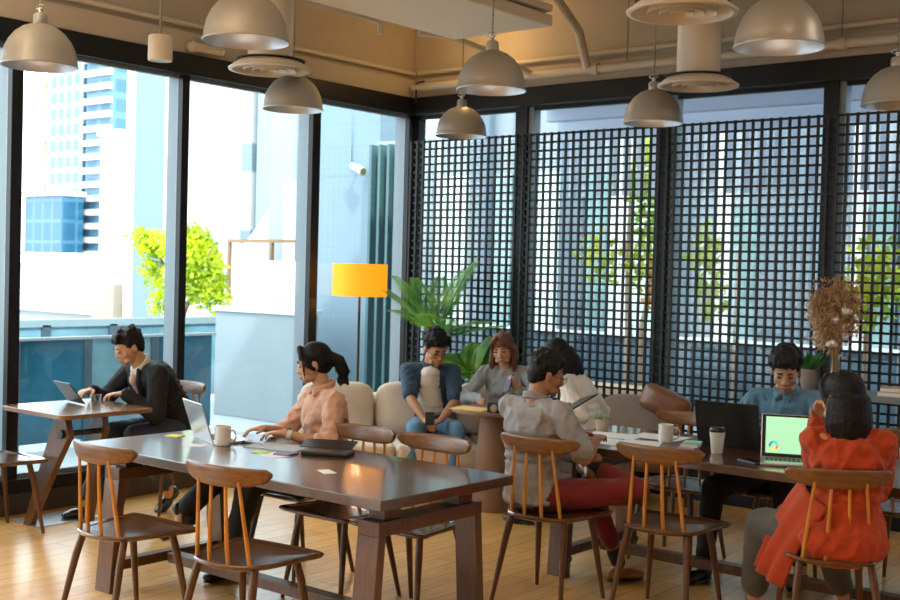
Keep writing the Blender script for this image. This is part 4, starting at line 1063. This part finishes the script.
palm('small bright green palm behind the sofa, right of the man in navy', (-5.98, 7.66, 0), .80, 12, .34, 9, .09)

# leather lounge chair and bench
t = emp('lounge_chair', 'brown leather and taupe lounge chair behind the back table', 'armchair', (-4.18, 7.30, 0), 18)
b = MB()
for x in (-.28, .28): b.tube([(x, -.25, .32), (x, -.3, 0)], .018, 10); b.tube([(x, .2, .32), (x, .28, 0)], .018, 10)
b.build('frame', MT['leg'], t)
cushion('seat_cushion', MT['leather'], t, (0, -.05, .38), (.62, .60, .16))
cushion('back_cushion', MT['taupe'], t, (-.05, .17, .60), (.60, .15, .40), Matrix.Rotation(radians(-18), 3, 'X'))
cushion('headrest', MT['leather'], t, (.14, .10, .755), (.36, .17, .20), Matrix.Rotation(radians(22), 3, 'Y'))
t = emp('low_bench', 'low dark bench under the lattice behind the back table', 'bench', (-4.75, 7.62, 0))
b = MB(); b.box((-.4, -.15, .36), (.4, .15, .42)); b.build('top', MT['table'], t, .004)
for x in (-.36, .36): b = MB(); b.box((x-.02, -.14, 0), (x+.02, .14, .36)); b.build('leg', MT['table'], t)
# counter with vase
CT = mat('counter_grey', (.16, .18, .19), .4)
t = emp('wall_counter', 'narrow grey counter shelf along the lattice on the right', 'counter', (-2.2, 7.56, 0))
b = MB(); b.box((-1.0, -.19, .90), (2.6, .19, .94)); b.build('top', CT, t, .004)
for x in (-.95, .4, 1.7): b = MB(); b.box((x-.02, -.15, 0), (x+.02, -.11, .90)); b.box((x-.02, .11, 0), (x+.02, .15, .90)); b.box((x-.02, -.15, .86), (x+.02, .15, .90)); b.build('leg', MT['black'], t)
t = emp('flower_vase', 'glass vase with tall dried flowers on the grey counter', 'vase', (-2.90, 7.52, .94))
b = MB(); b.lathe([(.035, 0), (.045, .02), (.032, .12), (.03, .2), (.045, .24), (.043, .24), (.028, .2), (.028, .03), (0, .02)], n=24); b.build('vase', MT['clear'], t, smooth='auto')
r = random.Random(3); DRY = mat('dried_grass', (.45, .26, .13), .9, var=.3, vscale=20); PAM = mat('pampas', (.62, .47, .32), .95, var=.15, vscale=30)
b = MB(); heads = []
for k in range(26):
    a = r.uniform(0, 2*pi); rr_ = r.uniform(.02, .13); h = r.uniform(.42, .68); p = V((cos(a)*rr_, sin(a)*rr_*.7, h)); heads.append(p)
    b.tube([(cos(a)*.01, sin(a)*.01, .03), (cos(a)*.02, sin(a)*.02, .25), tuple(p)], [.003, .003, .0015], 5)
b.build('stems', DRY, t)
b = MB()
for p in heads:
    for j in range(60):
        q = p+V((r.gauss(0, .03), r.gauss(0, .028), r.gauss(-.03, .05))); e_ = q+V((r.gauss(0, .012), r.gauss(0, .012), r.uniform(.0, .03))); b.tube([q, e_], [.005, .0015], 4)
b.build('dried_heads', DRY, t)
b = MB()
for j in range(700):
    f = r.random(); q = V((-.05-.10*f+r.gauss(0, .022*(1.2-f)), r.gauss(-.03, .02), .30+.26*f+r.gauss(0, .03))); e_ = q+V((r.gauss(-.02, .012), r.gauss(0, .01), r.uniform(-.04, .0))); b.tube([q, e_], [.005, .001], 4)
b.build('pampas_plume', PAM, t)
for c in ((.095, -.05, .515), (.005, -.06, .305), (.01, -.05, .46)):
    b = MB()
    for j in range(9): b.sphere(V(c)+V((r.gauss(0, .014), r.gauss(0, .008), r.gauss(0, .009))), r.uniform(.012, .018), 8, 6)
    b.build('cotton_boll', MT['paper_warm'], t, smooth=True)
t = emp('potted_plant', 'small green plant in a stone pot on the counter, left of the dried flowers', 'plant', (-3.06, 7.50, .94))
b = MB(); b.lathe([(0, 0), (.045, 0), (.06, .05), (.05, .13), (.045, .13), (0, .12)], n=24); b.build('pot', mat('stone_pot', (.22, .2, .19), .8), t, smooth='auto')
b = MB()
for j in range(70):
    a = r.uniform(0, 2*pi); q = V((cos(a)*.02, sin(a)*.02, .12)); d = V((cos(a)*r.uniform(.2, 1), sin(a)*r.uniform(.2, 1), r.uniform(.3, 1.2))).normalized(); e_ = q+d*r.uniform(.06, .16); s_ = d.cross(V((0, 0, 1))).normalized()*.014
    m_ = q.lerp(e_, .6); b._a([q, m_-s_, e_, m_+s_], [(0, 1, 2, 3)])
b.build('leaves', leaf_mat('small_leaf', (.04, .2, .05), (.2, .5, .12)), t, recalc=False)
for k, (m, lab) in enumerate([('paper_warm', 'pale book, lower of the two lying on the grey counter'), ('folder', 'tan book, upper of the two lying on the grey counter')]):
    t = emp('book', lab, 'book', (-2.46+.01*k, 7.50, .94+.028*k), 5*k, 'books on the counter')
    b = MB(); b.box((-.12, -.08, .003), (.118, .077, .023)); b.build('pages', MT['paper_warm'], t)
    b = MB(); b.box((-.122, -.082, 0), (.122, .08, .003)); b.box((-.122, -.082, .023), (.122, .08, .026)); b.box((-.122, .077, .003), (.122, .08, .023)); b.build('cover', mat('book_cover_%d' % k, ((.55, .5, .42), (.5, .28, .10))[k], .6), t)

# ---------------------------------------------------------------- outside, left
TW = mat('terrace_floor_white', (0.384, 0.446, 0.471), .5, bump=.1, bscale=5)
struct('terrace_ground', MB().box((-60, -10, -.35), (XL-.17, 9.55, -.05)), TW)
struct('garden_ground', MB().box((XL-.17, YB+.17, -.35), (12, 40, -.05)), mat('paving', (0.279, 0.298, 0.298), .7, var=.1))
struct('street_ground', MB().box((-260, -60, -6.2), (60, 260, -6)), mat('far_ground', (0.372, 0.384, 0.397), .9))
GW = mat('blue_grey_wall', (0.17, 0.25, 0.31), .6, bump=.15, bscale=6, var=.03, vscale=1)
t = emp('terrace_wall', 'tall blue grey outside wall with the security camera', 'wall', (-9.55, 9.65, -.05))
b = MB(); b.box((-.62, 0, 0), (.62, .3, 6)); b.build('panel', GW, t)
b = MB(); b.box((.56, -.06, 0), (.66, .0, 3.06)); b.build('white_post', mat('white_post', (0.496, 0.521, 0.533), .5), t)
for z in (1.6, 2.75): b = MB(); b.box((-.62, -.003, z), (.62, 0, z+.008)); b.build('panel_joint', MT['frame_side'], t)
t = emp('security_camera', 'white security camera on the tall outside wall', 'camera', (-9.10, 9.65, 2.76))
b = MB(); b.M = Matrix.Rotation(radians(18), 4, 'Y'); b.tube([(-.10, -.16, 0), (.14, -.22, 0)], [.035, .05], 16); b.build('housing', MT['white'], t, smooth='auto')
b = MB(); b.M = Matrix.Rotation(radians(18), 4, 'Y'); b.tube([(.14, -.22, 0), (.15, -.2225, 0)], .036, 14); b.build('lens', mat('cam_lens', (0.155, 0.186, 0.074), .3), t)
b = MB(); b.tube([(-.08, -.14, 0), (-.14, -.04, -.01), (-.14, 0, -.01)], .018, 10); b.tube([(-.14, -.02, 0), (-.22, -.02, .02), (-.26, -.015, .10), (-.26, -.015, .75)], .010, 8); b.build('bracket', MT['frame_side'], t, smooth=True)
t = emp('louvre_screen', 'vertical teal grey louvre fins beside the tall outside wall', 'louvre', (-8.45, 9.5, -.05))
for k in range(5):
    b = MB(); b.box((-.42+k*.13, -.08, 0), (-.385+k*.13, .08, 3.05)); b.build('fin', mat('teal_fin', (0.062, 0.136, 0.149), .5) if k == 0 else bpy.data.materials['teal_fin'], t)
b = MB(); b.box((-.45, .08, 0), (.35, .12, 3.1)); b.build('backing', mat('pale_backing', (0.341, 0.434, 0.484), .6), t)
t = emp('low_wall', 'low pale outside wall behind the pink bloused woman', 'wall', (-9.86, 8.75, -.05))
b = MB(); b.box((-.72, 0, 0), (.72, .22, 1.18)); b.build('body', mat('pale_wall', (0.248, 0.298, 0.329), .6, bump=.1, bscale=5), t, .01)
b = MB(); b.box((-.75, -.03, 1.18), (.75, .25, 1.24)); b.build('coping', mat('white_coping', (0.527, 0.546, 0.558), .5), t, .005)
t = emp('planter_block', 'white block above the low outside wall', 'planter', (-12.0, 11.2, -.05))
b = MB(); b.box((-.55, 0, 0), (.65, 1, 1.78)); b.build('body', mat('white_render', (0.527, 0.539, 0.546), .6), t, .02)
# railing with blue glass
BG = mat('blue_glass', (0.022, 0.124, 0.198), .12, coat=.3, var=.35, vscale=1.2)
BG2 = mat('pale_blue_glass', (.17, .33, .40), .12, coat=.3, var=.35, vscale=1.5)
t = emp('glass_railing', 'blue glass balcony railing with pale handrail outside the left windows', 'railing', (-9.5, 5.0, -.05))
b = MB(); b.box((-.03, -3, .985), (.03, 2.85, 1.01)); b.build('handrail', mat('pale_rail', (0.341, 0.409, 0.434), .4), t)
ys = [-3, -1.8, -.5, .62, 1.35, 2.1, 2.85]
for i in range(len(ys)-1):
    b = MB(); b.box((-.008, ys[i]+.04, .06), (.008, ys[i+1]-.04, .985)); b.build('glass_panel', (BG2, BG, BG2, BG, BG2, BG)[i], t)
    b = MB(); b.box((-.03, ys[i]-.04, 0), (.03, ys[i]+.04, .985)); b.build('post', mat('rail_post', (0.062, 0.105, 0.136), .4) if i == 0 else bpy.data.materials['rail_post'], t)
t = emp('outer_railing', 'second pale railing further out beyond the blue glass one', 'railing', (-11.5, 8.2, -.05))
b = MB(); b.box((-.05, -2.5, .98), (.05, 1.9, 1.06)); b.build('handrail', mat('grey_rail', (0.260, 0.341, 0.372), .4), t)
b = MB(); b.box((-.02, -2.5, .1), (.02, 1.9, .98)); b.build('glass_panel', BG2, t)
for y in (-1.05, -.2, 1.7): b = MB(); b.box((-.05, y-.05, 0), (.05, y+.05, 1.0)); b.build('post', bpy.data.materials['rail_post'], t)
# tree outside
def leaves(b, c, rad, n, r, size=.05, droop=.5):
    for k in range(n):
        d = V((r.gauss(0, 1), r.gauss(0, 1), r.gauss(0, 1))).normalized()*r.random()**.4
        p = V(c)+V((d.x*rad[0], d.y*rad[1], d.z*rad[2])); ax = V((r.gauss(0, 1), r.gauss(0, 1), r.gauss(0, .6)-droop)).normalized(); s = ax.orthogonal().normalized()
        s = (Matrix.Rotation(r.uniform(0, 6.28), 3, ax) @ s)*size*.4; L = size*r.uniform(.7, 1.4); q = p+ax*L
        b._a([p, p.lerp(q, .5)+s, q, p.lerp(q, .5)-s], [(0, 1, 2, 3)])
LG = leaf_mat('lime_leaf', (0.236, 0.384, 0.012), (.72, .80, .03), 3, .5)
t = emp('leafy_tree', 'bright lime green tree outside the left windows', 'tree', (-13.55, 10.6, -.05)); r = random.Random(12)
b = MB(); b.tube([(0, 0, 0), (.05, 0, .7), (-.05, .05, 1.3)], [.06, .05, .03], 10); b.tube([(0, 0, .9), (.5, -.1, 1.6), (.8, -.1, 2.0)], [.03, .02, .008], 8); b.tube([(0, 0, .9), (-.5, .1, 1.6), (-.9, .1, 2.1)], [.03, .02, .008], 8); b.build('trunk', mat('bark', (0.248, 0.174, 0.112), .9), t, smooth=True)
b = MB()
for c, rd, n in (((.1, 0, 1.95), (.42, .35, .35), 1500), ((.45, 0, 1.6), (.34, .3, .5), 1300), ((.0, 0, 1.5), (.35, .3, .42), 900), ((-.6, 0, 2.0), (.30, .3, .20), 420), ((-.72, 0, 1.7), (.16, .2, .35), 260), ((-.55, 0, 1.25), (.14, .15, .4), 200), ((-.95, 0, 2.1), (.2, .2, .16), 130), ((.75, 0, 1.35), (.2, .2, .4), 320), ((-.85, 0, 2.05), (.15, .15, .12), 120)):
    leaves(b, c, rd, n, r, .075)
b.build('foliage', LG, t, recalc=False)
# far buildings
def tower(label, x0, x1, y, d, z1, m, z0=-6, roof=None, bands=0, bm=None, name='office_tower'):
    t = emp(name, label, 'building', ((x0+x1)/2, y, z0)); w2 = (x1-x0)/2; h = z1-z0
    b = MB(); b.box((-w2, 0, 0), (w2, d, h)); b.build('facade', m, t)
    b = MB(); b.box((-w2*1.02, -.3, h), (w2*1.02, d+.2, h+.35)); b.build('parapet', roof or MT['white'], t)
    if bands:
        b = MB()
        for k in range(int(h/bands)): b.box((-w2-.05, -.35, k*bands), (w2+.05, 0, k*bands+bands*.42))
        b.build('floor_band', bm or MT['white'], t)
    return t
F1 = facade_mat('pale_blue_facade', (0.248, 0.360, 0.434), (0.124, 0.248, 0.347), 1.0, 1.2, .22)
F2 = facade_mat('blue_glass_facade', (0.056, 0.167, 0.260), (0.019, 0.112, 0.211), 1.2, 1.5, .12, rough=.2)
F3 = facade_mat('white_windows_facade', (0.384, 0.422, 0.446), (0.155, 0.217, 0.260), 3.2, 3.4, 1.2)
F4 = facade_mat('mid_blue_facade', (0.099, 0.223, 0.310), (0.056, 0.161, 0.260), 1.6, 1.4, .25)
WB = mat('white_building', (0.521, 0.533, 0.546), .7)
tower('pale blue gridded tower seen through the left pane', -80.5, -75.8, 50, 6, 26, F1)
tower('dark blue glass block low in front of the pale tower', -79.2, -74.5, 47.5, 1.8, 6.3, F2)
tower('white banded tower right of the pale blue one', -75.4, -72.3, 50, 6, 26, F4, bands=1.0)
tower('blue glass tower behind the white banded one', -74.8, -69.0, 60, 8, 26, F4)
tower('plain white tower beside the grey pillar', -72.1, -69.6, 49, 6, 10.5, WB)
tower('narrow tan and white striped tower at the far left', -84.2, -83.2, 52, 4, 15.5, mat('tan_panels', (0.446, 0.310, 0.186), .8), bands=3.4)
tower('thin white tower with tan top at the left', -82.6, -81.2, 50, 4, 5.5, WB, bands=1.8)
tower('broad low white building in the distance', -44, -27.9, 21, 5, 1.55, facade_mat('low_white', (0.527, 0.546, 0.558), (0.372, 0.434, 0.471), 2.4, 1.8, .7), name='low_building')
tower('white parapet building just beyond the railings', -40, -24, 17.2, 3, .35, WB, name='low_building')
t = emp('gabled_shed', 'white shed with a tan gable roof beyond the terrace', 'building', (-23.4, 15.9, -.6))
b = MB(); b.hexa([(-1.2, 0, 0), (.6, 0, 0), (.6, .8, 0), (-1.2, .8, 0), (.55, 0, 1.75), (.6, 0, 1.75), (.6, .8, 1.75), (.55, .8, 1.75)]); b.build('roof', mat('tan_roof', (0.384, 0.322, 0.260), .8), t)
t = emp('concrete_pillar', 'grey blue building pillar with white edges left of the tree', 'building', (-21.6, 16.0, -6))
b = MB(); b.box((-.62, 0, 0), (.45, 1, 16)); b.build('shaft', mat('pillar_grey', (0.186, 0.260, 0.304), .7), t)
b = MB(); b.box((-.95, -.02, 0), (-.62, 1, 16)); b.box((.45, -.02, 0), (.75, 1, 16)); b.build('edge_strip', WB, t)
tower('white building with small dark windows behind the tree', -39, -35.5, 31, 5, 12, F3)
tower('pale blue building with window rows right of the tree', -35.2, -29.5, 31, 6, 12, facade_mat('pale_cyan', (0.211, 0.298, 0.360), (0.149, 0.236, 0.298), 2.6, 3.2, .9))
t = emp('white_gable_house', 'white gabled house front beyond the low outside wall', 'building', (-16.2, 14.4, -1))
b = MB(); b._a([(-1.1, 0, 0), (2.2, 0, 0), (2.2, 0, 4.0), (.55, 0, 4.0), (-.45, 0, 3.05), (-1.1, 0, 3.05), (-1.1, 2, 0), (2.2, 2, 0), (2.2, 2, 4.0), (.55, 2, 4.0), (-.45, 2, 3.05), (-1.1, 2, 3.05)], [(0, 1, 2, 3, 4, 5), (11, 10, 9, 8, 7, 6)]+[(i, i+6, (i+1) % 6+6, (i+1) % 6) for i in range(6)]); b.build('front', WB, t)
t = emp('wooden_pergola', 'thin brown pergola beam above the white block outside', 'pergola', (-13.6, 12.2, -.05))
b = MB(); b.box((-.9, 0, 2.06), (1.3, .08, 2.11)); b.build('beam', mat('pergola_wood', (0.279, 0.167, 0.093), .7), t)
for x in (-.88, .1, .8): b = MB(); b.box((x-.02, 0, 0), (x+.02, .06, 2.06)); b.build('post', bpy.data.materials['pergola_wood'], t)

# ---------------------------------------------------------------- outside, behind the lattice
t = emp('canopy', 'white outdoor canopy with ribbed underside beyond the lattice', 'canopy', (-3, 9.0, 3.0))
CW = leaf_mat('canopy_polycarbonate', (.62, .66, .74), (.66, .70, .78), 1, .55)
b = MB(); b.box((-4.3, 0, .42), (6, 1.7, .5)); b.box((-4.3, 1.5, .28), (6, 1.62, .42)); b.box((-4.3, 1.7, .1), (6, 1.8, .36)); b.build('deck', CW, t, .01)
b = MB(); b.box((-4.3, .6, .34), (6, .66, .42)); b.build('beam', MT['frame_side'], t)
b = MB()
for k in range(60): b.box((-4.25+k*.17, 1.9, -.5), (-4.18+k*.17, 1.95, .14))
b.build('rib', CW, t)
FA = mat('slate_cladding', (0.136, 0.186, 0.236), .5, var=.08, vscale=2); FL = mat('white_cladding', (0.74, 0.78, 0.82), .5)
t = emp('outer_facade', 'slate and white panelled building facade beyond the lattice', 'building', (-8, 12.6, -.05))
b = MB(); b.box((-6, 0, 0), (22, .3, 6)); b.build('wall', mat('facade_grey', (0.285, 0.335, 0.384), .6), t)
r = random.Random(21); x = -5.6; k = 0
WG2 = mat('teal_window', (.22, .36, .38), .2, var=.3, vscale=2, coat=.4)
WG = mat('bright_window', (0.66, 0.86, 0.80), .2, var=.25, vscale=1.6, coat=.4)
while x < 12:
    right = x > 1.2
    w_ = r.choice((.28, .5, .4)); kind = k % 4
    b = MB()
    if kind == 0: b.box((x, -.06, 1.0 if right else .9), (x+w_, 0, 2.55 if right else 3.0)); b.build('window', WG2 if right else WG, t)
    elif kind == 2 and right: w_ = .16; b.box((x, -.06, 1.6), (x+w_, 0, 2.1)); b.build('window', WG, t)
    elif kind == 2: b.box((x, -.06, .9), (x+w_, 0, 3.0)); b.build('window', WG2, t)
    elif kind == 1: w_ = (.75 if right else .3); b.box((x, -.12, 0), (x+w_, 0, 5.5)); b.build('pier', FA, t)
    else: w_ = .14 if right else .25; b.box((x, -.08, 0), (x+w_, 0, 5.5)); b.build('white_panel', FL, t)
    x += w_+.06; k += 1
b = MB(); b.box((-6, -.1, 0), (22, 0, .95)); b.build('plinth', mat('plinth_blue', (0.062, 0.112, 0.161), .5, var=.1), t)
b = MB(); b.box((-6, -.14, .95), (22, 0, 1.0)); b.build('sill', FL, t)
for nm, x, y, lab in (('a', -6.6, 11.35, 'tree with a pale trunk and orange tinged leaves beyond the lattice, centre'), ('b', -3.55, 9.9, 'lime green shrubby tree beyond the lattice at the far right'), ('c', -5.45, 11.4, 'small green tree beyond the lattice just right of the middle window post')):
    t = emp('garden_tree', lab, 'tree', (x, y, -.05))
    b = MB()
    if nm == 'a':
        b.tube([(-.10, 0, 0), (-.10, 0, 1.0), (-.14, 0, 2.0), (-.1, 0, 3.1)], [.05, .045, .03, .02], 8); b.tube([(.05, 0, 0), (.05, 0, 1.0), (.18, 0, 1.8)], [.055, .045, .02], 8)
        cl = [((.15, 0, 2.7), (.24, .3, .6), 420), ((.1, 0, 1.9), (.26, .25, .4), 200), ((-.5, 0, 1.9), (.3, .2, .35), 110)]
    elif nm == 'b': b.tube([(0, 0, 0), (0, 0, 1.9)], [.04, .02], 8); cl = [((.05, 0, 1.7), (.25, .3, .4), 240)]
    else: b.tube([(0, 0, 0), (0, 0, 2)], [.04, .02], 8); cl = [((-.35, 0, 1.95), (.16, .2, .35), 130), ((-.3, 0, 1.5), (.18, .2, .25), 70)]
    b.build('trunk', mat('pale_bark', (0.384, 0.279, 0.205), .85), t, smooth=True)
    b = MB()
    for c, rd, n in cl: leaves(b, c, rd, n, r, .10)
    b.build('foliage', leaf_mat('yellow_green_'+nm, (.30, .48, .05), (.62, .62, .05), 3, .5), t, recalc=False)
    if nm == 'a':
        b = MB(); leaves(b, (.25, -.1, 1.65), (.12, .1, .35), 70, r, .09); b.build('orange_leaves', leaf_mat('orange_leaf', (0.496, 0.217, 0.012), (.9, .5, .05)), t, recalc=False)
t = emp('garden_ledge', 'sunlit tan stone ledge at the foot of the pale trunk', 'ledge', (-6.0, 10.0, -.05))
b = MB(); b.box((-.6, -.2, 0), (.5, .2, .62)); b.build('block', mat('tan_stone', (0.496, 0.341, 0.205), .8, bump=.3, bscale=10), t, .01)
